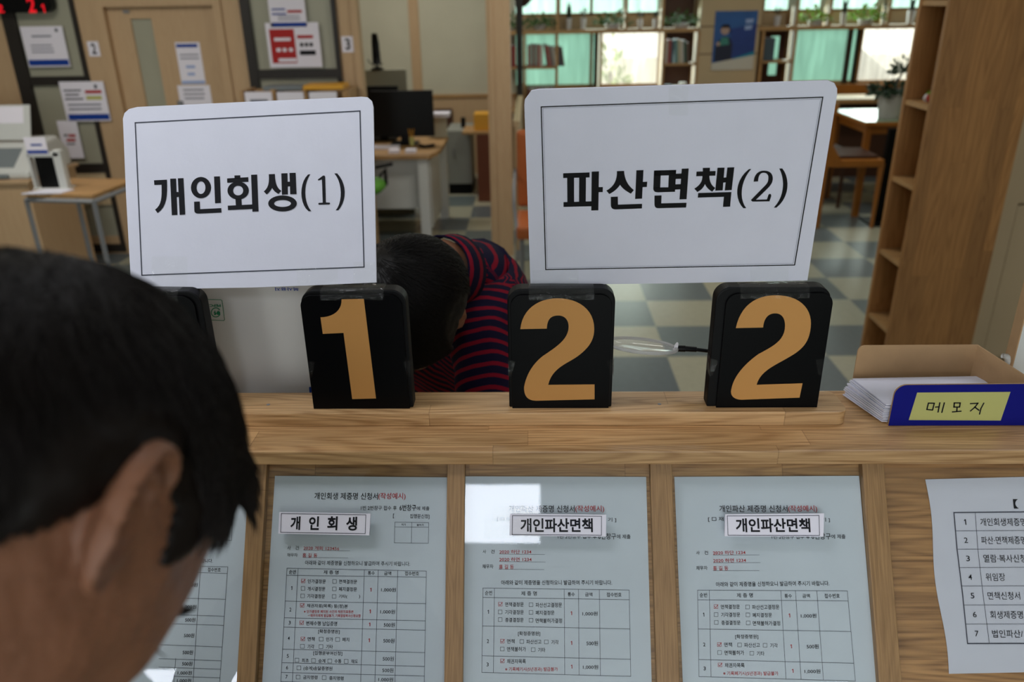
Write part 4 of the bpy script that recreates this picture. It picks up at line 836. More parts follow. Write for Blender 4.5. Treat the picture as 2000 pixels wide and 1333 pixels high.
# ------------------------------------------------------------------ wall shelving
YS = 7.98
zb1 = fx(1200, 57, YS)[1]; zb0 = zb1-.035
def shelf_unit(label, x0, x1, ups, lows, bays, ztop=1.9):
    t = thing('window_shelving', label, 'shelf', ((x0+x1)/2, 8.1, 0), 'shelving along the window wall')
    b = MB(); b.box(x0, x1, YS, YF, zb0, zb1); b.build('long_shelf', M['shelfwood'], t)
    for x in ups: b = MB(); b.box(x-.012, x+.012, YS+.02, YF, zb1, ztop); b.build('upright', M['shelfwood'], t)
    for x in lows: b = MB(); b.box(x-.012, x+.012, YS+.01, YF, 0, zb0); b.build('upright', M['shelfwood'], t)
    for xa, xb_, z, back in bays:
        b = MB(); b.box(xa, xb_, YS+.01, YF, z-.02, z); b.build('shelf_board', M['shelfwood'], t)
    return t
zbk = fx(1050, 131, YS)[1]; zlow = fx(1050, 172, YS)[1]
xs_ = lambda px, py=100: fx(px, py, YS)[0]
b12 = xs_(1088); b13 = xs_(1020)
zr1 = fx(1330, 124, YS)[1]
shelf_unit('shelving below and beside the left-hand windows with the long plant shelf', xs_(980), xs_(1366, 50), [xs_(1090, 20), xs_(1225, 20), xs_(1296, 20)], [xs_(1024), b12, xs_(1174), xs_(1297), xs_(1363)], [(xs_(980), b12, zbk, 0), (xs_(980), b12, zbk-.40, 0), (xs_(1297), xs_(1363), zr1, 0), (xs_(1297), xs_(1363), zr1-.30, 0)])
b = MB(); b.box(xs_(1299), xs_(1361), YF-.03, YF-.02, 0, 1.9); struct(b.build('wall_shelf_back', M['seat']))
zr2 = fx(1520, 119, YS)[1]
shelf_unit('shelving below the right-hand windows with the long plant shelf', xs_(1484, 50), 4.5, [xs_(1560, 20), xs_(1625, 20), xs_(1740, 20)], [xs_(1489), xs_(1552)], [(xs_(1489), xs_(1552), zr2, 0), (xs_(1489), xs_(1552), zr2-.32, 0)])
ga, gb = xs_(1521), xs_(1538); gz1 = fx(1529, 70)[1]; gz0 = fx(1526, 146)[1]
b = MB(); b.box(xs_(1491), ga, YF-.03, YF-.02, 0, zb0); b.box(gb, xs_(1550), YF-.03, YF-.02, 0, zb0); b.box(ga, gb, YF-.03, YF-.02, gz1, zb0); b.box(ga, gb, YF-.03, YF-.02, 0, gz0); struct(b.build('wall_shelf_back', M['seat']))
# books
def book(x, z, w_, h_, d_, lean, m_, label, group):
    b = MB(); ux = Vector((cos(lean), 0, sin(lean))); uz = Vector((-sin(lean), 0, cos(lean)))
    b.obox((x, YS+.03, z+.001+abs(w_*sin(lean))*(1 if lean < 0 else 0)), ux, Vector((0, 1, 0)), uz, (0, w_), (0, d_), (0, h_), 0)
    b.obox((x, YS+.03, z+.001+abs(w_*sin(lean))*(1 if lean < 0 else 0)), ux, Vector((0, 1, 0)), uz, (w_*.15, w_*.85), (.004, d_-.002), (h_, h_+.001), 1)
    o = b.build('book', [m_, M['paper']]); tag(o, label, 'book', group); return o
bc = [mat('book cover '+n, c, .6) for n, c in (('maroon', (110, 50, 46)), ('grey', (120, 112, 108)), ('red', (150, 60, 52)), ('brown', (96, 74, 62)), ('white', (190, 184, 176)), ('slate', (70, 86, 98)), ('green', (52, 84, 74)), ('teal', (100, 140, 140)), ('cream', (180, 170, 140)))]
cn = ['maroon', 'grey', 'red', 'brown', 'white', 'slate', 'green', 'teal', 'cream']
ORD = ['first', 'second', 'third', 'fourth', 'fifth', 'sixth', 'seventh', 'eighth', 'ninth', 'tenth', 'eleventh', 'twelfth', 'thirteenth']
x = xs_(1030); pl0 = 0
for i, (ci, h_, ln) in enumerate(((2, .19, 0), (1, .20, 0), (0, .20, 0), (1, .20, 0), (2, .195, 0), (4, .19, 0), (0, .20, .16), (2, .19, .16), (1, .18, .16), (4, .18, .16), (3, .17, .16), (5, .18, .16), (3, .17, .16))):
    if ln and not pl0: x += .20*sin(ln)+.002
    pl0 = ln; w_ = .020+.003*(i % 3); book(x, zbk, w_, h_, .16, ln, bc[ci], '%s %s book left of the teal window, %s along the shelf' % ('upright' if ln == 0 else 'leaning', cn[ci], ORD[i]), 'books left of the teal window'); x += w_/cos(ln)+.002
x = xs_(985)
for i in range(5): book(x, zbk, .026, .19, .16, 0, bc[(i*2) % 4], 'book behind the glass partition on the upper shelf, %s from the left' % ORD[i], 'books seen through the glass'); x += .029
x = xs_(1030)
for i in range(9): book(x, zbk-.40, .026, .2, .16, 0, bc[(0, 4, 1, 2, 3, 1, 4, 0, 3)[i]], 'lower shelf book under the small teal pane, %s from the left' % ORD[i], 'books on the lower left shelf'); x += .029
x = xs_(1300, 110); pl0 = 0
for i, (ci, h_, ln) in enumerate(((4, .20, 0), (2, .21, 0), (5, .20, 0), (7, .21, .08), (8, .21, .08), (4, .2, .08), (6, .2, .08), (3, .18, .08))):
    if ln and not pl0: x += .21*sin(ln)+.002
    pl0 = ln; w_ = .024; book(x, zr1, w_, h_, .16, ln, bc[ci], '%s book in the dark bay right of the bright window, %s from the left' % (cn[ci], ORD[i]), 'books right of the bright window'); x += w_/cos(ln)+.003
x = xs_(1303, 150)
for i, (ci, h_) in enumerate(((5, .1), (4, .09), (4, .12), (4, .08))):
    b = MB(); b.box(x, x+.06, YS+.04, YS+.14, zr1-.30, zr1-.30+h_); tag(b.build('storage_box', bc[ci], bevel=.004), 'small box under the leaning books, %s from the left' % ORD[i], 'box', 'small boxes under the leaning books'); x += .07
x = xs_(1493, 110)
for i in range(3): book(x, zr2, .03, .2, .16, 0, bc[5], 'slate book in the dark bay right of the poster, %s from the left' % ORD[i], 'slate books right of the poster'); x += .033
# potted plants
def leafblob(b, c, rad, n, ll, seed, flat=.6, up=0.2):
    rg = random.Random(seed)
    for i in range(n):
        d = Vector((rg.gauss(0, 1), rg.gauss(0, 1), rg.gauss(0, .7)+up)).normalized(); p = c+Vector((d.x*rad.x, d.y*rad.y, abs(d.z)*rad.z))*rg.uniform(.35, 1)
        t_ = (d+Vector((rg.uniform(-.6, .6), rg.uniform(-.6, .6), rg.uniform(-.6, .3)))).normalized(); s_ = t_.cross(Vector((rg.uniform(-1, 1), rg.uniform(-1, 1), 1))).normalized(); l = ll*rg.uniform(.7, 1.2)
        nn_ = t_.cross(s_)*l*.08
        b.add([p, p+t_*l*.45+s_*l*.26+nn_, p+t_*l, p+t_*l*.45-s_*l*.26+nn_, p+t_*l*.45-nn_], [(0, 1, 4), (1, 2, 4), (2, 3, 4), (3, 0, 4)])
def pot_plant(label, px, kind, w_=.07, h_=.09, seed=1, z=None, Y=8.08, group='potted plants on the long window shelf'):
    z = zb1 if z is None else z; x = onY(px, 48, Y).x
    t = thing('potted_plant', label, 'plant', (x, Y, z), group)
    b = MB(); b.lathe((x, Y, z), [(w_*.36, 0), (w_*.5, h_), (w_*.45, h_), (w_*.43, h_*.85)], 14); b.build('pot', M['pot'], t, smooth=False)
    b = MB(); c = Vector((x, Y, z+h_))
    if kind == 'bush': leafblob(b, c, Vector((w_*1.15, w_*.8, .11)), 120, .05, seed); m_ = 'leaf2' if seed % 2 else 'leaf'
    elif kind == 'spike':
        m_ = 'leafdark'
        for i in range(6):
            a = i*1.05+seed; t0 = c+Vector((.012*cos(a), .012*sin(a), -.01)); tip = c+Vector((.03*cos(a), .03*sin(a), .10+.03*(i % 3))); s_ = Vector((-sin(a), cos(a), 0))*.012
            b.add([t0-s_, t0+s_, (t0+tip)/2+s_*1.1, tip, (t0+tip)/2-s_*1.1], [(0, 1, 2, 3, 4)])
    else:
        m_ = 'leafdark'; b.tube([c, c+Vector((0, 0, .05))], .004, 5); leafblob(b, c+Vector((0, 0, .03)), Vector((.03, .03, .05)), 30, .03, seed)
    b.build('foliage', M[m_], t)
pot_plant('low wide leafy plant at the left end of the long shelf', 1054, 'bush', .13, .045, 2)
pot_plant('dark bushy plant seen through the glass on the long shelf', 996, 'bush', .12, .045, 4)
pot_plant('small white pot with thin plant, first right of the wide leafy plant', 1111, 'spike', .055, .10, 3)
pot_plant('small white pot with stubby plant above the teal pane', 1139, 'stub', .055, .10, 4)
pot_plant('wide light green plant above the bright window', 1196, 'bush', .15, .045, 6)
pot_plant('small white pot with cactus-like plant above the bright window, left of two', 1250, 'stub', .055, .08, 8)
pot_plant('small white pot with cactus-like plant above the bright window, right of two', 1280, 'stub', .055, .08, 9)
pot_plant('dark green bushy plant on the shelf left of the poster column', 1330, 'bush', .16, .04, 10)
pot_plant('small white square pot right of the poster column', 1517, 'stub', .065, .09, 11)
pot_plant('yellow green leafy plant, left of the two bright bushes right of the poster', 1592, 'bush', .15, .05, 13)
pot_plant('white pot with upright dark leaves between the two bright bushes', 1646, 'spike', .06, .11, 14)
pot_plant('bright green leafy plant, right of the two bright bushes', 1690, 'bush', .15, .05, 15)
pot_plant('pale pot with upright plant right of the bright bushes', 1726, 'spike', .07, .11, 16)
pot_plant('pale pot with plant next to the tall brown bookcase', 1776, 'spike', .07, .12, 17)
# paper garland shape hanging at the upper window (dark rounded lamp shade)
q = onY(1022, 6, 7.4); b = MB(); b.lathe((q.x, 7.4, q.z-.03), [(.015, 0), (.05, .03), (.12, .10), (.13, .16), (.10, .22), (.03, .25)], 18)
t = thing('pendant_lamp', 'dark rounded hanging shade in front of the upper left window', 'lamp', (q.x, 7.4, CEIL-.001)); b.build('lamp_shade', M['seat'], t, smooth=True)
b = MB(); b.tube([(q.x, 7.4, q.z+.21), (q.x, 7.4, CEIL)], .004, 6); b.build('cord', M['black'], t)
# outside: shrub and parked car glimpsed through the blinds
b = MB(); b.box(-12, 16, 8.5, 30, -.35, -.3); struct(b.build('ground_outside', mat('pale paving outside', (200, 196, 188), .9)))
t = thing('garden_shrub', 'yellow green shrub outside the bright window', 'shrub', (1.55, 11, -.3)); b = MB(); leafblob(b, Vector((.98, 10.6, .1)), Vector((.22, .3, 1.1)), 260, .16, 21); b.build('foliage', M['leaf2'], t)
b = MB(); b.tube([(.98, 10.6, -.3), (.98, 10.6, .8)], .03, 6); b.build('stem', M['seat'], t)
car = thing('parked_car', 'car parked outside, glimpsed through the bright window', 'car', (2.3, 12, -.3))
b = MB(); pr = [(0, .25), (.05, .7), (.6, .85), (1.3, 1.35), (2.6, 1.35), (3.2, .9), (3.6, .8), (3.7, .3)]
b.prism([Vector((1.75+a, 11.5, -.3+c)) for a, c in pr][::-1], (0, 1, 0), 1.6); b.build('body', mat('silver car paint', (150, 152, 155), .3, .3), car, bevel=.08)
for wx_ in (2.5, 4.6):
    b = MB(); b.tube([(wx_, 11.45, 0), (wx_, 11.65, 0)], .3, 20); b.build('wheel', M['black'], car)
b = MB(); b.box(3.0, 3.9, 11.47, 11.5, .62, .95); b.build('side_window', M['screenblack'], car)
# ================================================================== ROOM BEHIND THE OPENING
zwc = fx(880, 190)[1]
b = MB(); b.box(-4.0, -.14, YF-.03, YF, 0, zwc); struct(b.build('wall_wainscot', M['beige']))
b = MB(); b.box(-4.0, -.14, YF-.045, YF, zwc, zwc+.03); struct(b.build('trim_8', M['shelfwood']))
b = MB(); xa = fx(803, 100)[0]; xb_ = fx(822, 100)[0]; b.box(xa, xb_, YF-.03, YF, zwc, CEIL); struct(b.build('trim_9', M['beige']))
b = MB(); b.box(-4.0, xa, YF-.015, YF, zwc, CEIL); b.box(xb_, -.14, YF-.015, YF, zwc, CEIL); struct(b.build('wall_paper', M['cream']))
b = MB(); xa, za = fx(850, 212); xb_, zb_ = fx(886, 258); b.box(xa, xb_, YF-.06, YF-.03, zb_-.3, za); tag(b.build('brown_panelling', M['seat']), 'dark brown cupboard against the wainscot behind the monitors', 'panelling')  # thin dark brown wooden panel set on the wainscot
dk = thing('office_desk', 'beige-topped white office desk seen through the opening', 'desk', (-.85, 6.0, 0))
YD = 5.68; ZD = onY(835, 303, YD).z; dx1 = onY(838, 303, YD).x; yb = 6.5; dx0 = -2.2
b = MB(); b.prism([Vector((dx0, YD, ZD-.03)), Vector((dx1, YD, ZD-.03)), Vector((dx1+.04, YD+.15, ZD-.03)), Vector((dx1+.055, YD+.25, ZD-.03)), Vector((dx1+.055, yb, ZD-.03)), Vector((dx0, yb, ZD-.03))], (0, 0, 1), .03); b.build('desktop', M['shelfwood'], dk, bevel=.003)
for lx0, ly0 in ((dx1-.09, YD+.03), (dx1-.03, yb-.08), (dx0+.02, YD+.03)): b = MB(); b.box(lx0, lx0+.07, ly0, ly0+.06, 0, ZD-.03); b.build('leg', M['white'], dk)
b = MB(); b.box(dx0+.05, dx1-.09, YD+.11, YD+.13, .24, ZD-.05); b.build('modesty_panel', M['white'], dk)
b = MB(); b.box(dx1-.04, dx1-.01, YD+.10, yb-.08, .1, ZD-.05); b.build('side_panel', M['white'], dk)
xx0 = onY(838, 270, yb).x
b = MB(); b.box(xx0, dx1+.05, yb-.02, yb, ZD, ZD+.16); b.build('desk_screen', M['cream'], dk)
def monitor(label, px0, py0, px1, py1, Y, zbase):
    x0, z1 = wx(px0, py0, Y); x1, z0 = wx(px1, py1, Y); cx = (x0+x1)/2
    t = thing('computer_monitor', label, 'monitor', (cx, Y, zbase), 'monitors on the office desk')
    b = MB(); b.box(x0, x1, Y, Y+.03, z0, z1); b.build('screen', M['screenblack'], t, bevel=.004)
    b = MB(); b.box(cx-.03, cx+.03, Y+.03, Y+.05, zbase+.01, z0+.15); b.box(cx-.1, cx+.1, Y-.03, Y+.13, zbase, zbase+.012); b.build('foot', M['screenblack'], t)
monitor('large black monitor at the front of the office desk', 722, 178, 849, 266, 6.12, ZD)
monitor('second black monitor behind the large one, further left', 706, 169, 783, 262, 6.34, ZD)
def od(px, py): return onZ(px, py, ZD)
q = od(775, 268); b = MB(); b.box(q.x-.17, q.x+.10, YD+.24, YD+.35, ZD+.0005, ZD+.018); tag(b.build('keyboard', M['label'], bevel=.004), 'pale keyboard in front of the large monitor', 'keyboard')
for px, lb in ((788, 'left small white paper block on the office desk'), (818, 'right small white paper block on the office desk')):
    q = od(px, 280); b = MB(); b.box(q.x-.04, q.x+.035, YD+.07, YD+.14, ZD+.0005, ZD+.025); tag(b.build('paper_block', M['label'], bevel=.003), lb, 'paper block', 'paper blocks on the office desk')
q = onY(797, 262, YD+.26); t = thing('pen_holder', 'small yellow pen holder at the monitor foot', 'holder', (q.x, YD+.42, ZD)); b = MB(); b.tube([(q.x, YD+.42, ZD), (q.x, YD+.42, ZD+.06)], .018, 10); b.build('cup', M['yellow'], t); b = MB()
for i in range(3): b.tube([(q.x-.008+.008*i, YD+.42, ZD+.05), (q.x-.02+.02*i, YD+.42, ZD+.12)], .003, 5)
b.build('pens', M['yelloworange'], t)
b = MB(); q = od(842, 274); b.tube([(q.x-.05, YD+.34, ZD+.013), (q.x, YD+.28, ZD+.014), (q.x+.06, YD+.34, ZD+.013)], .012, 8); tag(b.build('telephone_handset', M['screenblack'], smooth=True), 'black handset lying near the right end of the office desk', 'handset')
b = MB(); xa, za = wx(835, 244, yb); xb_ = wx(880, 244, yb)[0]; b.box(xa, xb_, yb-.09, yb+.06, ZD+.1605, ZD+.19); tag(b.build('document_box', M['label'], bevel=.004), 'flat white box on the screen at the back of the desk', 'box')
gc = thing('filing_cabinet', 'pale grey filing cabinet with black plinth beyond the desk', 'cabinet', (-.75, 7.5, 0))
xa, za = wx(882, 256, 7.3); xb_ = wx(918, 256, 7.3)[0]; b = MB(); b.box(xa-.05, xb_, 7.3, 7.8, .1, za); b.build('body', M['greyplastic'] if 0 else mat('pale grey steel', (150, 152, 146), .6), gc); b = MB(); b.box(xa-.05, xb_, 7.32, 7.8, 0, .1); b.build('plinth', M['black'], gc)
b = MB(); b.box(xb_-.16, xb_-.15, 7.285, 7.3, za-.22, za-.16); b.build('handle', M['grey'], gc)
q = wx(905, 250, 7.5); t = thing('desk_phone', 'small dark object standing on the grey filing cabinet', 'phone', (q[0], 7.5, za)); b = MB(); b.box(q[0]-.02, q[0]+.02, 7.48, 7.54, za, za+.09); b.build('body', M['screenblack'], t, bevel=.004)
oc = thing('brown_side_cabinet', 'reddish brown cabinet with stacked colourful items beside the beige post', 'cabinet', (-.45, 7.1, 0))
xa, za = wx(930, 262, 7.0); b = MB(); b.box(xa, -.22, 7.0, 7.35, 0, za); b.build('body', M['orange'] if 0 else mat('red brown wood', (118, 58, 26), .5), oc)
b = MB(); b.box(xa-.12, -.2, 6.98, 7.37, za, za+.02); b.build('top', M['shelfwood'], oc)
b = MB(); b.box(xa-.02, xa+.13, 7.05, 7.25, za+.021, za+.16); tag(b.build('storage_box', M['yelloworange'], bevel=.005), 'orange yellow box on the reddish brown cabinet', 'box')
# partition box with black gadget upper left of the monitors
xa, za = wx(722, 137, 6.6); xb_ = wx(792, 137, 6.6)[0]
t = thing('office_screen', 'pale low office screen panel behind the monitors', 'screen panel', ((xa+xb_)/2, 6.6, 0)); b = MB(); b.box(xa-.1, xb_, 6.6, 6.64, 0, za); b.build('panel', mat('pale grey green cloth', (150, 150, 134), .9), t)
q = wx(737, 137, 6.62); t = thing('desk_gadget', 'black upright gadget on a stand above the monitors', 'gadget', (q[0], 6.62, za))
b = MB(); b.lathe((q[0], 6.62, za), [(.05, 0), (.05, .012), (.012, .02), (.012, .05)], 14); b.build('stand_base', M['screenblack'], t)
b = MB(); b.tube([(q[0], 6.62, za+.04), (q[0], 6.62, za+.20), (q[0]-.003, 6.62, za+.27)], [.034, .030, .022], 10); b.build('body', M['screenblack'], t, smooth=True)
b = MB(); b.tube([(q[0]-.02, 6.62, za+.02), (q[0]-.06, 6.62, za+.06), (q[0]-.07, 6.62, za+.08)], .004, 5); b.tube([(q[0]+.02, 6.62, za+.02), (q[0]+.045, 6.62, za+.05)], .004, 5); b.build('cable', M['screenblack'], t)
# green office chair under the desk
ch = thing('swivel_chair', 'black swivel chair with lime green seat behind the office desk', 'chair', (-1.15, 5.0, 0))
q = onY(738, 362, 5.0)
b = MB(); b.lathe((q.x-.16, 4.95, q.z-.03), [(.19, 0), (.22, .03), (.21, .06), (.05, .075)], 22); b.build('seat', M['lime'], ch, smooth=True)
b = MB(); b.tube([(q.x-.16, 4.95, .08), (q.x-.16, 4.95, q.z-.03)], .025, 10); b.build('column', M['black'], ch)
b = MB(); 
for i in range(5): a = i*2*pi/5; b.tube([(q.x-.16, 4.95, .09), (q.x-.16+.24*cos(a), 4.95+.24*sin(a), .04)], .016, 6)
b.build('star_base', M['black'], ch)
q2 = onY(752, 330, 5.0); b = MB(); b.tube([(q2.x-.04, 5.0, q2.z-.05), (q2.x, 5.0, q2.z), (q2.x+.0, 5.0, q2.z-.10)], .012, 6); b.tube([(q2.x-.06, 5.0, q2.z+.01), (q2.x+.05, 5.0, q2.z+.03)], .012, 6); b.tube([(q.x-.16, 4.95, q.z+.0), (q2.x, 5.0, q2.z-.10)], .012, 6); b.build('armrest', M['black'], ch)
# ================================================================== RIGHT SIDE: ORANGE CHAIR, TABLE, CHAIRS, BOOKCASE
oc = thing('orange_chair', 'orange leather chair with chrome frame between beige post and right sign', 'chair', (.03, 4.9, 0))
q = onY(1024, 262, 4.9); q2 = onY(1024, 405, 4.9); x0 = onY(1009, 300, 4.9).x
b = MB(); b.box(x0, x0+.42, 4.9, 4.96, q2.z, q.z+.02); b.build('backrest', M['orange'], oc, bevel=.025)
b = MB(); b.box(x0, x0+.42, 4.5, 4.93, q2.z-.1, q2.z-.02); b.build('seat', M['orange'], oc, bevel=.02)
for xx in (x0+.03, x0+.39):
    for yy in (4.53, 4.93): b = MB(); b.tube([(xx, yy, 0), (xx, yy, q2.z-.08)], .011, 8); b.build('leg', M['grey'], oc)
b = MB(); zc_ = onY(1010, 342, 4.9).z; b.tube([(x0-.012, 4.97, zc_+.02), (x0-.012, 4.94, zc_), (x0-.012, 4.6, zc_-.01), (x0-.012, 4.53, zc_-.1), (x0+.01, 4.53, q2.z-.1)], .010, 8); b.build('armrest', M['grey'], oc, smooth=True)
# reading table with glass top
tb = thing('reading_table', 'wooden table with reflective glass top beyond the bookcase', 'table', (3.0, 6.6, 0))
A = onZ(1690, 238, .75); Bk = onZ(1628, 214, .75)
tx0, ty0, ty1 = A.x, A.y, 7.10
b = MB(); b.box(tx0, tx0+1.1, ty0, ty1, .715, .742); b.build('tabletop', M['orangewood'], tb, bevel=.004)
b = MB(); b.box(tx0+.005, tx0+1.09, ty0+.005, ty1-.005, .7425, .748); b.build('glass_top', mat('greenish table glass', (120, 140, 110), .16, spec=.35), tb)
for xx, yy in ((tx0+.05, ty0+.05), (tx0+.05, ty1-.06), (tx0+1.03, ty0+.05), (tx0+1.03, ty1-.06)): b = MB(); b.box(xx-.022, xx+.022, yy-.022, yy+.022, 0, .715); b.build('leg', M['orangewood'], tb)
b = MB(); b.box(tx0+.05, tx0+1.03, ty0+.04, ty0+.06, .65, .715); b.box(tx0+.05, tx0+.07, ty0+.05, ty1-.05, .65, .715); b.build('apron', M['orangewood'], tb)
q = onY(1737, 232, ty0+.22)
t = thing('table_plant', 'dark bonsai-like plant in a large white pot on the reading table', 'plant', (q.x, ty0+.22, .748))
zz_ = onY(1735, 182, ty0+.22).z; wtop = (onY(1762, 190, ty0+.22).x-onY(1707, 190, ty0+.22).x)
b = MB(); b.lathe((q.x, ty0+.22, .748), [(wtop*.40, 0), (wtop*.42, .02), (wtop*.5, zz_-.748), (wtop*.46, zz_-.748), (wtop*.44, zz_-.77)], 24); b.build('pot', M['pot'], t)
b = MB(); c = Vector((q.x, ty0+.22, zz_)); leafblob(b, c+Vector((-.02, 0, 0)), Vector((.16, .14, .07)), 150, .07, 31, up=0); leafblob(b, c+Vector((.06, 0, .15)), Vector((.11, .10, .12)), 130, .05, 33)
b.build('foliage', M['leafdark'], t)
b = MB(); b.tube([c, c+Vector((.02, 0, .1)), c+Vector((.07, 0, .22))], [.012, .01, .005], 7); b.build('trunk', M['seat'], t)
def wood_chair(label, px0, px1, pyfoot, pyseat, back, Y, group='wooden chairs at the reading table'):
    a = onZ(px0, pyfoot, 0); c = onZ(px1, pyfoot, 0); Y = a.y; zseat = onY((px0+px1)/2, pyseat, Y).z
    t = thing('wooden_chair', label, 'chair', ((a.x+c.x)/2, Y, 0), group)
    x0, x1 = a.x, c.x
    b = MB(); b.box(x0-.01, x1+.01, Y-.02, Y+.42, zseat-.055, zseat); b.build('seat_frame', M['orangewood'], t, bevel=.008)
    b = MB(); b.box(x0+.02, x1-.02, Y+.02, Y+.38, zseat, zseat+.025); b.build('seat', M['seat'], t, bevel=.01)
    for xx in (x0, x1):
        for yy in (Y, Y+.38): b = MB(); b.tube([(xx, yy, 0), (xx, yy, zseat-.03)], [.014, .022], 6); b.build('leg', M['orangewood'], t)
    b = MB(); pts = [Vector((x0-.03, Y-.022, zseat-.05)), Vector((x0+.02, Y-.022, zseat-.05)), Vector((x0+.10, Y-.022, zseat)), Vector((x0+.03, Y-.022, zseat+.10)), Vector((x0+.0, Y-.022, zseat+.34)), Vector((x0-.04, Y-.022, zseat+.34))]
    b.prism(pts, (0, 1, 0), .035); b.prism([p+Vector((0, .39, 0)) for p in pts], (0, 1, 0), .035); b.build('back_post', M['orangewood'], t)
    b = MB(); b.box(x0-.045, x0-.012, Y, Y+.39, zseat+.14, zseat+.36); b.build('backrest', M['orangewood'], t, bevel=.008)
wood_chair('orange brown wooden chair whose back faces the right sign edge', 1596, 1703, 446, 312, 1, 6)
# partially seen second chair legs behind
a = onZ(1663, 425, 0)
t = thing('wooden_chair', 'darker wooden chair behind the orange brown one, mostly its seat and a leg visible', 'chair', (a.x+.2, a.y+.2, 0), 'wooden chairs at the reading table')
zseat = onY(1665, 298, 6.9).z
b = MB(); b.box(a.x-.34, a.x+.02, 6.62, 7.0, .44, .48); b.build('seat', M['seat'], t, bevel=.01)
for xx, yy in ((a.x-.32, 6.65), (a.x, 6.65), (a.x-.32, 6.97), (a.x, 6.97)): b = MB(); b.tube([(xx, yy, 0), (xx, yy, .44)], .016, 6); b.build('leg', M['seat'], t)
b = MB(); b.box(a.x-.34, a.x+.02, 6.98, 7.0, .48, .80); b.build('backrest', M['orangewood'], t, bevel=.006)
# black table leg seen by the bookcase
a = onZ(1716, 436, 0); q = onY(1738, 250, a.y+.05); t = thing('display_stand', 'black slanted pole between the wooden chair and the bookcase', 'stand', (a.x, a.y, 0))
b = MB(); b.box(a.x-.03, a.x+.03, a.y, a.y+.05, .012, q.z); b.build('pole', M['black'], t); b = MB(); b.box(a.x-.10, a.x+.14, a.y-.1, a.y+.15, 0, .012); b.build('foot', M['black'], t)
# tall bookcase
bx0, bx1, by0, by1 = 1.567, 1.94, 3.29, 3.55
bk = thing('tall_bookcase', 'tall brown bookcase with open shelves facing left, right of the signs', 'bookcase', ((bx0+bx1)/2, 3.42, 0))
b = MB(); b.box(bx0, bx1, by0, by0+.022, 0, 2.2); b.build('side_panel', M['bookcase'], bk)
b = MB(); b.box(bx0, bx1, by1-.022, by1, 0, 2.2); b.build('side_panel', M['bookcase'], bk)
b = MB(); b.box(bx1-.02, bx1, by0+.022, by1-.022, 0, 2.2); b.build('back_panel', M['bookcase'], bk)
for z in (.06, .275, .585, .915, 1.237, 1.622, 2.18):
    b = MB(); b.box(bx0+.004, bx1-.02, by0+.022, by1-.022, z-.02, z); b.build('shelf_board', M['shelfwood'], bk)
q = onX(1808, 178, bx0+.05)
t = thing('figurine', 'small red and white figurine on the upper shelf of the tall bookcase', 'figurine', (bx0+.06, 3.40, 1.237))
b = MB(); b.lathe((bx0+.055, 3.40, 1.237), [(.015, 0), (.024, .015), (.02, .04), (.008, .05)], 12); b.build('body', M['red'], t, smooth=True)
b = MB(); b.lathe((bx0+.055, 3.44, 1.237), [(.012, 0), (.02, .012), (.014, .028), (.004, .034)], 12); b.build('white_ball', M['pot'], t, smooth=True)
b = MB(); leafblob(b, Vector((bx0+.06, 3.36, 1.28)), Vector((.03, .03, .04)), 24, .03, 5); b.build('green_sprig', M['leaf2'], t)
q = onX(1842, 18, bx0+.04); b = MB(); b.lathe((bx0+.05, 3.36, 1.622), [(.02, 0), (.024, .03), (.012, .045), (.012, .06)], 12); tag(b.build('glass_jar', M['glass'], smooth=True), 'small clear jar on the top visible shelf of the tall bookcase', 'jar')
# wall right of the bookcase with cabinet panel
b = MB(); b.box(bx1, 5, 3.60, 3.70, 0, CEIL); struct(b.build('wall_side', M['beige2']))
t = thing('built_in_cabinet', 'plain beige built-in cabinet door right of the tall bookcase', 'cabinet', (2.5, 3.5, 0))
q = onY(1985, 395, 3.5)
gx = onY(1950, 560, 3.5).x; zt_ = onY(1990, 397, 3.5).z
b = MB(); b.box(bx1+.002, gx, 3.50, 3.598, 0, 2.3); b.box(gx, 3.4, 3.50, 3.598, zt_, 2.3); b.build('frame', M['beige2'], t)
b = MB(); b.box(gx+.012, 3.39, 3.515, 3.598, .05, zt_-.012); b.build('door', M['beige2'], t, bevel=.004)
# ================================================================== BEHIND THE COUNTER
ds = thing('staff_desk', 'light staff desk behind the service counter', 'desk', (-.1, 1.25, 0))
b = MB(); b.box(-1.25, 1.0, .93, 1.56, .70, .73); b.build('desktop', M['beige2'], ds, bevel=.003)
for x in (-1.22, .95): b = MB(); b.box(x, x+.03, .94, 1.54, 0, .70); b.build('side_panel', M['beige2'], ds)
cx0 = onY(352, 700, .96).x; cx1 = onY(640, 700, .96).x; ct = 1.345
bx = thing('paper_carton', 'white carton with upside-down green certification mark behind the ledge', 'carton', ((cx0+cx1)/2, 1.05, .73))
b = MB(); nz = 24; yv = lambda z: .945+.004*sin((z-.73)*17)
for i in range(nz+1):
    z = .73+(ct-.73)*i/nz; b.v += [Vector((cx0, yv(z), z)), Vector((cx1, yv(z), z))]
for i in range(nz): b.f.append([2*i, 2*i+1, 2*i+3, 2*i+2]); b.mi.append(0)
k = len(b.v); b.v += [Vector((cx0, 1.17, .73)), Vector((cx1, 1.17, .73)), Vector((cx1, 1.17, ct)), Vector((cx0, 1.17, ct))]
b.f += [[k+1, k, k+3, k+2], [2*nz, 2*nz+1, k+2, k+3], [1, 0, k, k+1], list(range(0, 2*nz+1, 2))[::-1]+[k, k+3][:0]+[k+3, k][:0]]; b.mi += [0]*4
b.f[-1] = list(range(0, 2*nz+1, 2))+[k+3, k]; b.f.append(list(range(1, 2*nz+2, 2))[::-1]+[k+1, k+2]); b.mi.append(0)
b.build('box', M['carton'], bx)
s = Sheet(Vector((0, .9395, 0)), Vector((0, -1, 0)), 0, 380, 540, 5.125)
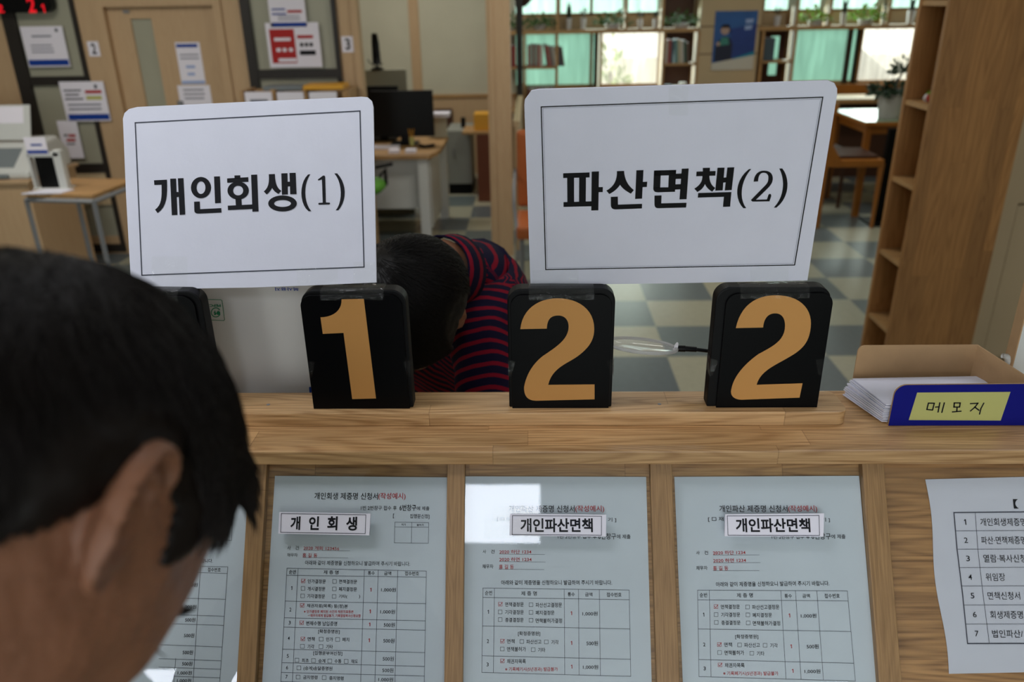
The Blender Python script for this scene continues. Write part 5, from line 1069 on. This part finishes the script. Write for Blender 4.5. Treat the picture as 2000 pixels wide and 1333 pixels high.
# mark: rounded frame with lettering printed upside down
for a in ((98, 231, 262, 236), (274, 243, 300, 434), (100, 434, 292, 444), (262, 236, 274, 243), (292, 444, 300, 434)): s.line(*a, 1.4, 0)
def upside(txt, x0, x1, y0, y1, bo=.02):
    A = s.P(x1, y0); Bq = s.P(x0, y0+(0)); C2 = s.P(x1, y1); ux = (Bq-A); w2 = ux.length; ux.normalize(); uy = Vector((0, 0, -1)); put_text(s.mb, txt, A, ux, uy, w2, abs((C2-A).z), 0, bo)
upside('PEFC', 146, 260, 280, 306, .04)
s.ring(213, 362, 50, 50, 9, 9, 0, 20, 330, 28)
s.poly([(205, 340), (188, 372), (200, 366), (192, 388), (214, 388), (222, 366), (214, 370)][::-1]); s.ring(238, 368, 19, 20, 18.5, 19.5, 0)
mk = s.mb.build('certification_mark', M['green'], bx)
s = Sheet(Vector((0, .9395, 0)), Vector((0, -1, 0)), 0, 380, 540, 5.125)
upside('복사용지', 804, 1040, 112, 146, .02); s.poly([(1145, 1110), (1170, 1105), (1172, 1195), (1152, 1190)]); s.mb.build('blue_lettering', M['bluebar'], bx)
# clear plastic magnifier with black handle on a flexible arm, clamped to the staff desk
D = 1.02
mg = thing('magnifier_arm', 'clear oval magnifier on a black arm between the two plates numbered 2', 'magnifier', (.30, 1.0, .73))
cc = onD(1252, 675, D); L0 = onD(1318, 680, D); L1 = onD(1340, 682, D); L2 = onD(1362, 684, D); L3 = onD(1400, 688, D)
b = MB(); rx = (onD(1320, 678, D)-cc).length; prof = []; n_ = 40
for r_, z in ((0, .006), (.35, .0055), (.7, .004), (.93, .001), (1.0, 0), (.93, -.003), (.6, -.006), (0, -.007)):
    for j in range(n_): th = 2*pi*j/n_; b.v.append(cc+Vector((rx*r_*cos(th), .055*r_*sin(th), z+.004*r_*cos(th)*-1-.25*.055*r_*sin(th))))
for i in range(7):
    for j in range(n_): b.f.append([i*n_+j, i*n_+(j+1) % n_, (i+1)*n_+(j+1) % n_, (i+1)*n_+j]); b.mi.append(0)
b.build('lens', clear('lens plastic', (.96, .96, .97), 1.45, .08, bump=.03, bscale=12, dens=.10), mg, smooth=True)
b = MB(); b.tube([cc+Vector((rx*1.0*cos(t_), .056*sin(t_), -.004*cos(t_)-.25*.056*sin(t_))) for t_ in [2*pi*i/40 for i in range(41)]], .0022, 8, caps=False); b.build('lens_rim', clear('rim plastic', (.8, .8, .8), 1.6, .1, dens=.35), mg, smooth=True)
b = MB(); b.tube([cc+Vector((rx*.93, 0, -.003)), L0, onD(1321, 681, D)], [.002, .008, .0075], 10); b.build('lens_socket', M['pot'], mg, smooth=True)
b = MB(); b.tube([onD(1320, 681, D), onD(1338, 681.5, D), onD(1338.5, 681.5, D), onD(1360, 683, D), onD(1360.5, 683.2, D), L3, L3+Vector((.03, .0, -.02)), L3+Vector((.045, .01, -.2)), Vector((L3.x+.045, L3.y+.01, .73))], [.0042, .0042, .0036, .0034, .0024, .0024, .0024, .003, .004], 12); b.build('arm', M['screenblack'], mg, smooth=False)
b = MB(); b.lathe((L3.x+.045, L3.y+.01, .73), [(.03, 0), (.03, .01), (.01, .018)], 16); b.build('arm_base', M['screenblack'], mg)
# ================================================================== PEOPLE
def gauss(d, c, s_): return math.exp(-((Vector(d)-Vector(c)).length_squared)/(2*s_*s_))
def head_r(d):
    """radius of a head in direction d (x right, y forward, z up)"""
    x, y, z = d
    a, bb, c = .074, .097, .112
    if z < 0: a *= 1-.20*min(1, -z*1.1); bb *= 1-.05*(-z)
    if y < 0 and z < -.25: bb *= 1-.25*min(1, (-z-.25))
    r = 1/sqrt((x/a)**2+(y/bb)**2+(z/c)**2)
    ax = abs(x)
    r += .016*gauss((ax, y, z), (0, .97, -.22), .085)+.010*gauss((ax, y, z), (0, .98, -.10), .07)      # nose
    r += .004*gauss((ax, y, z), (.28, .93, .14), .12)                                                # brow
    r -= .008*gauss((ax, y, z), (.33, .92, -.02), .10)                                               # eye socket
    r += .005*gauss((ax, y, z), (.50, .80, -.28), .16)                                               # cheekbone
    r += .004*gauss((ax, y, z), (0, .90, -.47), .09)-.002*gauss((ax, y, z), (0, .87, -.53), .03)        # mouth
    r += .007*gauss((ax, y, z), (0, .74, -.70), .14)                                                 # chin
    r += .006*gauss((ax, y, z), (.62, .35, -.62), .22)                                               # jaw corner
    r -= .003*gauss((ax, y, z), (.80, .55, .15), .15)                                                # temple
    return r
def sph(n, m):
    out = []
    for i in range(n+1):
        th = pi*i/n
        for j in range(m): ph = 2*pi*j/m; out.append(Vector((sin(th)*cos(ph), sin(th)*sin(ph), cos(th))))
    return out
def grid_faces(n, m, keep=None, k0=0):
    fs = []
    for i in range(n):
        for j in range(m):
            q = [i*m+j, (i+1)*m+j, (i+1)*m+(j+1) % m, i*m+(j+1) % m]
            if keep is None or all(keep[a] for a in q): fs.append([a+k0 for a in q])
    return fs
def ear_mesh(b, sgn, base, prot=.55, S_=1.0):
    """ear as a closed relief: canal, concha bowl, antihelix, scapha, helix rim, back surface"""
    n, m = 22, 56; k0 = len(b.v)
    def outline(t):                        # t angle, 0 = front(+y), pi/2 = up
        cx, cz = cos(t), sin(t)
        r = .0310+.0035*sin(t)+.0015*cos(2*t)
        wy = .58+.10*max(0, sin(t))-.14*max(0, -sin(t))
        return Vector((r*wy*cx*(1 if cx > 0 else 1.12), r*1.05*cz))
    hp = [(0, -.0100), (.12, -.0115), (.30, -.0105), (.44, -.005), (.56, .0042), (.66, .0036), (.78, -.0016), (.86, .0018), (.93, .0070), (.985, .0066), (1.0, .0040), (1.015, .0)]
    def prof(s_):
        for (s0, h0), (s1, h1) in zip(hp, hp[1:]):
            if s_ <= s1: return h0+(h1-h0)*(.5-.5*cos(pi*(s_-s0)/(s1-s0)))
        return 0
    ca, sa = cos(prot), sin(prot)
    def place(u, v, h):
        yy = u-.013; lx = h+.004; X_ = lx*ca-yy*sa*1.0; Y_ = yy*ca+lx*sa
        return Vector((sgn*(base.x+X_*S_), base.y+(Y_+.006)*S_+v*-.18*S_, base.z+v*S_))
    ring = []
    for i in range(n+1):
        s_ = 1.015*i/n
        for j in range(m):
            t = 2*pi*j/m; o = outline(t); f_ = s_
            lob = max(0, -sin(t)-.55)*1.6; fr = max(0, cos(t)-.45)
            h = prof(s_)*(1-min(1, lob))+(.001*min(1, lob)); h = h*(1-.75*min(1, fr*1.6))-(.0 if s_ < .9 else .004*fr)
            b.v.append(place(o.x*f_, o.y*f_, h))
    for i in range(n+1):
        s_ = 1.015*(1-i/n)
        for j in range(m):
            t = 2*pi*j/m; o = outline(t); h = prof(max(s_, .0))*.3-.0040-.012*(1-s_)
            b.v.append(place(o.x*s_*(.985), o.y*s_*(.985), h))
    N2 = 2*n+1
    for i in range(N2):
        for j in range(m):
            q = [k0+i*m+j, k0+(i+1)*m+j, k0+(i+1)*m+(j+1) % m, k0+i*m+(j+1) % m]
            if sgn < 0: q = q[::-1]
            b.f.append(q); b.mi.append(0)
def make_person(name, label, Rw, origin, neck_to, skin, hair_m, flow_crown, hairline, strands, vox, seed, hthick=.010, ear_prot=.55, neck_r=.052, hair_len=.045, cat='person', eyes=True):
    base = thing(name, label, cat, (origin.x, origin.y, 0))
    T_ = Matrix.Translation(origin) @ Rw.to_4x4()
    # --- body (head, ears, neck) remeshed to one surface
    b = MB(); n, m = 90, 140
    dirs = sph(n, m); b.v = [d*head_r(d) for d in dirs]; b.f = [f[::-1] for f in grid_faces(n, m)][:]; b.mi = [0]*len(b.f)
    b.f = [f[::-1] for f in b.f]
    for sgn in (1, -1): ear_mesh(b, sgn, Vector((.068, -.006, -.012)), ear_prot)
    nl = T_.inverted() @ neck_to
    st = Vector((0, -.035, -.045)); pts = [st+(nl-st)*t for t in (0, .35, .7, 1.0, 1.25)]
    b.tube(pts, [neck_r*.96, neck_r, neck_r*1.02, neck_r*1.06, neck_r*1.1], 28)
    me = bpy.data.meshes.new('tmp'); me.from_pydata([tuple(v) for v in b.v], [], b.f); me.update()
    o = bpy.data.objects.new('tmp', me); COL.objects.link(o)
    md = o.modifiers.new('r', 'REMESH'); md.mode = 'VOXEL'; md.voxel_size = vox; md.use_smooth_shade = True
    sm = o.modifiers.new('s', 'SMOOTH'); sm.factor = .5; sm.iterations = 3
    bpy.context.view_layer.update(); m2 = bpy.data.meshes.new_from_object(o.evaluated_get(bpy.context.evaluated_depsgraph_get()))
    bpy.data.objects.remove(o); bpy.data.meshes.remove(me)
    loc = parent_matrix(base).inverted() @ T_
    m2.transform(loc); m2.materials.clear(); m2.materials.append(skin)
    for p in m2.polygons: p.use_smooth = True
    body = bpy.data.objects.new('body', m2); COL.objects.link(body); body.parent = base
    # --- hair cap
    def mask(d): return hairline(d)          # >0 inside hair
    n, m = 100, 160; dirs = sph(n, m); keep = [mask(d) > 0 for d in dirs]
    hb = MB(); nz = lambda d: noise.noise(Vector(d)*9)*.0015+noise.noise(Vector((d.x*30, d.y*30, d.z*8)))*.001
    def hr(d): return head_r_hair(d)+hthick*min(1, max(0, mask(d))*3)**.9+nz(d)
    hb.v = [d*hr(d) for d in dirs]+[d*(head_r(d)-.004) for d in dirs]
    fs = grid_faces(n, m, keep); hb.f = [f[::-1] for f in fs]; hb.f = [f[::-1] for f in hb.f]
    # rim walls
    ed = {}
    for f in fs:
        for a, c in zip(f, f[1:]+f[:1]): ed[(a, c)] = 1
    K = len(dirs)
    for a, c in ed:
        if (c, a) not in ed: hb.f.append([c, a, a+K, c+K])
    hb.mi = [0]*len(hb.f)
    hb.v = [T_ @ v for v in hb.v]
    hair = hb.build('hair', hair_m, base, smooth=True)
    # --- strands
    rg = random.Random(seed); P_ = []; cnt = 0; NP = 7
    while cnt < strands:
        d = Vector((rg.gauss(0, 1), rg.gauss(0, 1), rg.gauss(0, 1))).normalized()
        mk_ = mask(d)
        if mk_ <= 0.0: continue
        p = d*(hr(d)-.002); cd_ = Vector(flow_crown).normalized()
        L_ = hair_len*rg.uniform(.5, 1.1); step = L_/(NP-1); pts = []
        jit = Vector((rg.gauss(0, .18), rg.gauss(0, .18), rg.gauss(0, .18)))
        for k in range(NP):
            pts.append(p.copy()); dn = p.normalized(); tan = (dn-cd_)
            tan = tan-dn*tan.dot(dn)
            if tan.length < 1e-3: tan = Vector((0, 1, 0))
            sw = dn.cross(tan.normalized())*.35
            tt = (tan.normalized()+sw+jit).normalized()
            p = p+tt*step; dn = p.normalized(); tgt = (head_r_hair(dn)+hthick*min(1, max(0.06, mask(dn))*3)**.9)+.0012*rg.random()+.0010*k*(.4 if mask(dn) > .1 else 1)
            p = dn*(p.length*.35+tgt*.65)
        if min(mask(q.normalized()) for q in pts[2:]) < -.02: continue
        if any(abs(q.x) > .062 and (Vector((q.y+.012, q.z+.010)).length < .040) for q in pts): continue
        P_ += [T_ @ q for q in pts]; cnt += 1
    im = parent_matrix(base).inverted(); P_ = [im @ q for q in P_]
    hc = bpy.data.hair_curves.new('hair_strands'); hc.add_curves([NP]*strands)
    hc.points.foreach_set('position', [c for q in P_ for c in q])
    at = hc.attributes.get('radius') or hc.attributes.new('radius', 'FLOAT', 'POINT')
    rr = [.00030, .00030, .00028, .00024, .0002, .00014, .00006]; at.data.foreach_set('value', rr*strands)
    hc.materials.append(hair_m); ho = bpy.data.objects.new('hair_strands', hc); COL.objects.link(ho); ho.parent = base
    ho['kind'] = 'stuff'
    if eyes:
        for sgn in (1, -1):
            d = Vector((sgn*.33, .94, -.02)).normalized(); c = T_ @ (d*(head_r(d)-.009))
            eb = MB(); eb.v = [c+q*.0115 for q in sph(12, 16)]; eb.f = grid_faces(12, 16); eb.mi = [0]*len(eb.f); eb.build('eye', M['pot'], base, smooth=True)
            bd = Vector((sgn*.30, .93, .17)); lb = MB()
            for i in range(16):
                u = -1+2*i/15; dd = (bd+Vector((u*.17, -.05*abs(u), -.03*u*u))).normalized(); c0 = dd*(head_r(dd)); lb.tube([T_ @ c0, T_ @ (c0+dd*.003+Vector((sgn*.004, 0, .001)))], .0007, 4)
            lb.build('eyebrow', hair_m, base)
            lb = MB()
            for i in range(14):
                u = -1+2*i/13; dd = Vector((sgn*.33+u*.11, .94, -.03-.03*u*u)).normalized(); c0 = dd*(head_r(dd)+.001); lb.tube([T_ @ c0, T_ @ (c0+dd*.006+Vector((0, .001, -.003))), T_ @ (c0+dd*.010+Vector((0, .001, -.002)))], [.00022, .00016, .00006], 4)
            lb.build('eyelashes', hair_m, base)
    return base, T_
def head_r_hair(d):
    x, y, z = d; a, bb, c = .074, .098, .113
    if z < 0: a *= 1-.12*min(1, -z*1.1)
    if y < 0 and z < -.2: bb *= 1-.22*min(1, (-z-.2))
    return max(1/sqrt((x/a)**2+(y/bb)**2+(z/c)**2), head_r(d) if y < .8 else 0)
def hairline_man(d):
    x, y, z = d; ax = abs(x)
    # lower limit of hair by azimuth: forehead high, sideburn, over ear, nape low
    az = math.degrees(math.atan2(y, ax))       # 90 front, 0 side, -90 back
    pts = [(-90, -.62), (-60, -.60), (-29, -.55), (-22, -.40), (-15, -.08), (-8, .20), (4, .18), (12, -.02), (18, -.13), (22, -.02), (27, .22), (34, .34), (45, .42), (90, .48)]
    for (a0, z0), (a1, z1) in zip(pts, pts[1:]):
        if az <= a1: zl = z0+(z1-z0)*(az-a0)/(a1-a0); break
    else: zl = pts[-1][1]
    zl += .03*noise.noise(Vector((az*.12, 3.3, 1)))
    return z-zl
def skin_chain(joints, edges, root, sub=2):
    me = bpy.data.meshes.new('sk'); names = list(joints); idx = {k: i for i, k in enumerate(names)}
    me.from_pydata([tuple(joints[k][0]) for k in names], [(idx[a], idx[c]) for a, c in edges], []); me.update()
    o = bpy.data.objects.new('sk', me); COL.objects.link(o)
    md = o.modifiers.new('skin', 'SKIN'); md.use_smooth_shade = True
    for i, k in enumerate(names):
        r = joints[k][1]; me.skin_vertices[0].data[i].radius = (r, r) if not isinstance(r, tuple) else r
        me.skin_vertices[0].data[i].use_root = (k == root)
    ss = o.modifiers.new('sub', 'SUBSURF'); ss.levels = sub; ss.render_levels = sub
    bpy.context.view_layer.update(); m2 = bpy.data.meshes.new_from_object(o.evaluated_get(bpy.context.evaluated_depsgraph_get()))
    bpy.data.objects.remove(o); bpy.data.meshes.remove(me)
    for p in m2.polygons: p.use_smooth = True
    return m2
def add_mesh(m2, name, m_, parent):
    m2.transform(parent_matrix(parent).inverted()); m2.materials.clear(); m2.materials.append(m_)
    o = bpy.data.objects.new(name, m2); COL.objects.link(o); o.parent = parent; return o
def hand(parent, w_, dirv, palm_n, m_, side=1, name='hand'):
    """five-fingered relaxed hand from wrist w_, pointing along dirv, palm facing palm_n"""
    f = dirv.normalized(); nrm = palm_n.normalized(); s_ = f.cross(nrm).normalized()*side
    J = {'w': (w_, .023)}; E_ = []
    J['p'] = (w_+f*.045, (.030, .016)); E_.append(('w', 'p'))
    for i, (off, ln) in enumerate(((-.026, .062), (-.009, .072), (.009, .067), (.025, .053))):
        k0 = w_+f*.085+s_*off
        J['k%d' % i] = (k0, .0095); E_.append(('p', 'k%d' % i)); c = .22
        a = k0+f*ln*.45+nrm*ln*.10; b_ = a+f*ln*.30+nrm*ln*.22; t = b_+f*ln*.14+nrm*ln*.22
        J['a%d' % i] = (a, .0085); J['b%d' % i] = (b_, .0078); J['t%d' % i] = (t, .0065)
        E_ += [('k%d' % i, 'a%d' % i), ('a%d' % i, 'b%d' % i), ('b%d' % i, 't%d' % i)]
    a = w_+f*.028-s_*.028; b_ = a+f*.028-s_*.018+nrm*.008; t = b_+f*.026-s_*.004+nrm*.008
    J['x'] = (a, .012); J['y'] = (b_, .0095); J['z'] = (t, .0075); E_ += [('w', 'x'), ('x', 'y'), ('y', 'z')]
    return add_mesh(skin_chain(J, E_, 'w', 2), name, m_, parent)
# ---------------- the man in the foreground, bowed over the counter, seen from behind his right ear
TH, PHI, PS = .378, 1.085, .882
u_ = Vector((sin(TH)*cos(PS), cos(TH)*cos(PS), -sin(PS))); f0 = Vector((cos(TH), -sin(TH), 0)); g_ = u_.cross(f0).normalized()
if g_.z > 0: g_ = -g_
f_ = (f0*cos(PHI)+g_*sin(PHI)).normalized(); f_ = (f_-u_*f_.dot(u_)).normalized(); r_ = f_.cross(u_)
Rc = Matrix((r_, f_, u_)).transposed()          # head axes -> camera-like axes (right, up, back)
Rw = ROT @ Rc
D_ = .311
ear_w = onD(260, 1043, D_); org = ear_w-Rw @ Vector((.078, -.006, -.012))
neck = org+Rw @ Vector((0, -.055, -.15)); print('MAN', org, neck)
man, TM = make_person('person', 'dark-haired man in the left foreground bowing over the forms, seen from behind his ear', Rw, org, neck, M['skin'], M['hair'], (0, -.65, .75), hairline_man, 16000, .0018, 3, .0095, ear_prot=.40)
nx_, ny_, nz_ = neck
J = {'pel': (Vector((nx_-.20, ny_-.22, .92)), .14), 'wai': (Vector((nx_-.17, ny_-.19, 1.05)), .135), 'che': (Vector((nx_-.10, ny_-.12, nz_-.17)), (.16, .12)), 'nk': (neck+Vector((-.03, -.03, -.05)), .056),
     'ls': (Vector((nx_-.24, ny_+.04, nz_-.13)), .055), 'le': (Vector((nx_-.26, ny_+.16, nz_-.38)), .046), 'lw': (Vector((nx_-.14, ny_+.28, .96)), .033),
     'rs': (Vector((nx_+.05, ny_-.20, nz_-.17)), .055), 're': (Vector((nx_+.12, ny_-.06, nz_-.42)), .046), 'rw': (Vector((nx_+.12, ny_+.16, .93)), .033)}
# fringe hanging over the forehead
rg = random.Random(5); FP = []; NF = 500
for _ in range(NF):
    az = radians(rg.uniform(14, 42)); z_ = rg.uniform(.56, .72); d = Vector((cos(az)*sqrt(1-z_*z_), sin(az)*sqrt(1-z_*z_), z_)); p = TM @ (d*(head_r(d)+.010)); out = (Rw @ d).normalized(); L_ = rg.uniform(.012, .024)
    v_ = (out*.35+Vector((rg.gauss(.1, .12), rg.gauss(.1, .12), -1.0))).normalized()
    for k in range(5): FP.append(p.copy()); p = p+v_*(L_/4); v_ = (v_+Vector((0, 0, -.12))-out*.10).normalized()
imf = parent_matrix(man).inverted(); hc = bpy.data.hair_curves.new('fringe'); hc.add_curves([5]*NF)
hc.points.foreach_set('position', [c for q in FP for c in (imf @ q)]); at = hc.attributes.get('radius') or hc.attributes.new('radius', 'FLOAT', 'POINT'); at.data.foreach_set('value', [.0004, .0004, .0003, .0002, .00008]*NF)
hc.materials.append(M['hair']); ho = bpy.data.objects.new('fringe', hc); COL.objects.link(ho); ho.parent = man; ho['kind'] = 'stuff'
jk = add_mesh(skin_chain(J, [('pel', 'wai'), ('wai', 'che'), ('che', 'nk'), ('che', 'ls'), ('ls', 'le'), ('le', 'lw'), ('che', 'rs'), ('rs', 're'), ('re', 'rw')], 'pel'), 'jacket', M['coat'], man)
hand(man, J['lw'][0], Vector((.7, .5, -.3)), Vector((0, 0, -1)), M['skin'], 1, 'hand'); hand(man, J['rw'][0], Vector((.5, .8, -.1)), Vector((0, 0, -1)), M['skin'], -1, 'hand')
pl_ = J['pel'][0]
L_ = {'p': (pl_, .15), 'lh': (pl_+Vector((-.09, .04, -.08)), .10), 'lk': (Vector((pl_.x-.09, pl_.y+.10, .50)), .065), 'la': (Vector((pl_.x-.09, pl_.y+.04, .08)), .05), 'rh': (pl_+Vector((.09, -.04, -.08)), .10), 'rk': (Vector((pl_.x+.09, pl_.y+.0, .50)), .065), 'ra': (Vector((pl_.x+.09, pl_.y-.04, .08)), .05)}
add_mesh(skin_chain(L_, [('p', 'lh'), ('lh', 'lk'), ('lk', 'la'), ('p', 'rh'), ('rh', 'rk'), ('rk', 'ra')], 'p'), 'trousers', M['trousers'], man)
for k in ('la', 'ra'):
    q = L_[k][0]; b = MB(); b.lathe((q.x, q.y, 0), [(.05, 0), (.055, .03), (.045, .09)], 14); b.tube([(q.x, q.y, .04), (q.x+.04, q.y+.08, .035), (q.x+.07, q.y+.15, .03)], [.04, .042, .028], 12); b.build('shoe', M['black'], man, smooth=True)
# ---------------- the clerk bowed behind the counter
def stripe_mat():
    m, nt, b = newmat('navy and red striped knit'); N = nt.nodes.new; L = nt.links.new
    a = N('ShaderNodeAttribute'); a.attribute_name = 'stripe'
    d = N('ShaderNodeMath'); d.operation = 'DIVIDE'; L(a.outputs['Fac'], d.inputs[0]); d.inputs[1].default_value = .0195
    f = N('ShaderNodeMath'); f.operation = 'FRACT'; L(d.outputs[0], f.inputs[0])
    l = N('ShaderNodeMath'); l.operation = 'LESS_THAN'; L(f.outputs[0], l.inputs[0]); l.inputs[1].default_value = .34
    mx = N('ShaderNodeMix'); mx.data_type = 'RGBA'; L(l.outputs[0], mx.inputs[0]); mx.inputs[6].default_value = S((24, 20, 44)); mx.inputs[7].default_value = S((128, 18, 38))
    L(mx.outputs[2], b.inputs['Base Color']); b.inputs['Roughness'].default_value = .95; b.inputs['Specular IOR Level'].default_value = .15
    n = N('ShaderNodeTexNoise'); n.inputs['Scale'].default_value = 220; bp = N('ShaderNodeBump'); bp.inputs['Strength'].default_value = .3; L(n.outputs[0], bp.inputs['Height']); L(bp.outputs[0], b.inputs['Normal'])
    return m
M['stripes'] = stripe_mat()
up = Vector((-.30, -.80, .45)).normalized(); fw_ = Vector((-.30, -.20, -.90)); fw_ = (fw_-up*fw_.dot(up)).normalized(); rt = fw_.cross(up)
Rs = Matrix((rt, fw_, up)).transposed()
org2 = onD(800, 605, 1.20)
neck2 = onD(862, 530, 1.30)
def hairline_clerk(d):
    x, y, z = d; ax = abs(x); az = math.degrees(math.atan2(y, ax))
    pts = [(-90, -.60), (-50, -.52), (-25, -.42), (-8, -.22), (10, -.28), (22, -.45), (34, -.20), (50, .10), (90, .25)]
    for (a0, z0), (a1, z1) in zip(pts, pts[1:]):
        if az <= a1: zl = z0+(z1-z0)*(az-a0)/(a1-a0); break
    else: zl = .35
    return z-zl
clerk, TC = make_person('person', 'clerk in a navy and red striped shirt bowed low behind the counter', Rs, org2, neck2, M['skin'], M['hairblack'], (.15, -.5, .85), hairline_clerk, 9000, .003, 9, .014, neck_r=.046, hair_len=.06, ear_prot=.10)
nb = neck2+Vector((.02, .045, -.02))
J = {'nk': (nb, .058), 'ub': (onD(908, 545, 1.46), .100), 'che': (onD(905, 640, 1.52), (.155, .14)), 'wai': (onD(930, 740, 1.74), (.16, .14)), 'pel': (Vector((.06, 1.86, .60)), .17),
     'rs': (onD(935, 585, 1.36), .062), 're': (onD(950, 770, 1.28), .052), 'rw': (Vector((-.02, 1.18, .79)), .038),
     'ls': (onD(770, 580, 1.60), .065), 'le': (onD(740, 740, 1.50), .055), 'lw': (Vector((-.26, 1.22, .78)), .038)}
edges = [('pel', 'wai'), ('wai', 'che'), ('che', 'ub'), ('ub', 'nk'), ('che', 'rs'), ('rs', 're'), ('re', 'rw'), ('che', 'ls'), ('ls', 'le'), ('le', 'lw')]
m2 = skin_chain(J, edges, 'pel', 3)
segs = []
acc = {'nk': 0.0}
order = [('nk', 'ub'), ('ub', 'che'), ('che', 'wai'), ('wai', 'pel'), ('rs', 're'), ('re', 'rw'), ('ls', 'le'), ('le', 'lw')]
st0 = {'nk': 0, 'rs': .05, 'ls': .05}
for a, c in order:
    s0 = st0.get(a, 0); l = (J[c][0]-J[a][0]).length; st0[c] = s0+l; segs.append((J[a][0], J[c][0], s0, l, (J[a][1] if not isinstance(J[a][1], tuple) else J[a][1][0])))
at = m2.attributes.new('stripe', 'FLOAT', 'POINT'); vals = []
for v in m2.vertices:
    ws = 0; acc_ = 0
    for a, c, s0, l, r in segs:
        t = (v.co-a).dot(c-a)/(l*l); tc_ = max(0, min(1, t)); dd = (v.co-(a+(c-a)*tc_)).length/r
        if ws == 0 or dd < ws: ws = dd; acc_ = s0+t*l
    vals.append(acc_+1.0+.007*noise.noise(v.co*11)+.003*noise.noise(v.co*30))
at.data.foreach_set('value', vals)
nrm_ = [v.normal.copy() for v in m2.vertices]
for v, n_ in zip(m2.vertices, nrm_): v.co += n_*(.007*noise.noise(v.co*13)+.004*noise.noise(Vector((v.co.x*34, v.co.y*34, v.co.z*16))))
add_mesh(m2, 'shirt', M['stripes'], clerk)
# collar
b = MB(); ax_ = (nb-neck2).normalized(); s1_ = ax_.orthogonal().normalized(); s2_ = ax_.cross(s1_); nn_ = 28; c0 = neck2+ax_*.012
for i in range(4):
    r = (.054, .058, .060, .066)[i]; h = (-.022, -.024, -.006, .022)[i]
    for j in range(nn_): t = 2*pi*j/nn_; b.v.append(c0+ax_*h+(s1_*cos(t)+s2_*sin(t))*r)
for i in range(3):
    for j in range(nn_): b.f.append([i*nn_+j, i*nn_+(j+1) % nn_, (i+1)*nn_+(j+1) % nn_, (i+1)*nn_+j]); b.mi.append(0)
col_ = b.build('collar', M['stripes'], clerk, smooth=True); at = col_.data.attributes.new('stripe', 'FLOAT', 'POINT'); at.data.foreach_set('value', [1.0*.0195*50+(.5, .6, .95, 1.7)[k//nn_]*.0195*1.6 for k in range(4*nn_)]); sd = col_.modifiers.new('s', 'SOLIDIFY'); sd.thickness = .004
hand(clerk, J['rw'][0], Vector((-.5, -.6, -.05)), Vector((0, 0, -1)), M['skin'], -1, 'hand'); hand(clerk, J['lw'][0], Vector((.3, -.7, -.05)), Vector((0, 0, -1)), M['skin'], 1, 'hand')
pv = J['pel'][0]
L_ = {'p': (pv, .15), 'lk': (Vector((pv.x-.16, pv.y-.42, .54)), .075), 'la': (Vector((pv.x-.16, pv.y-.40, .09)), .05), 'rk': (Vector((pv.x+.12, pv.y-.42, .54)), .075), 'ra': (Vector((pv.x+.12, pv.y-.40, .09)), .05)}
add_mesh(skin_chain(L_, [('p', 'lk'), ('lk', 'la'), ('p', 'rk'), ('rk', 'ra')], 'p'), 'trousers', M['trousers'], clerk)
for k in ('la', 'ra'):
    q = L_[k][0]; b = MB(); b.tube([(q.x, q.y+.03, .045), (q.x, q.y-.06, .04), (q.x, q.y-.16, .03)], [.045, .045, .03], 12); b.build('shoe', M['black'], clerk, smooth=True)
oc = thing('office_chair', 'dark office chair under the bowed clerk', 'chair', (pv.x, pv.y+.03, 0))
b = MB(); b.lathe((pv.x, pv.y+.02, .37), [(.2, 0), (.24, .03), (.23, .07), (.1, .075)], 24); b.build('seat', M['screenblack'], oc, smooth=True)
b = MB(); b.tube([(pv.x, pv.y+.02, .08), (pv.x, pv.y+.02, .37)], .025, 10); b.build('column', M['grey'], oc)
b = MB()
for i in range(5): a = i*2*pi/5; b.tube([(pv.x, pv.y+.02, .09), (pv.x+.26*cos(a), pv.y+.02+.26*sin(a), .03)], .016, 6)
b.build('star_base', M['screenblack'], oc)
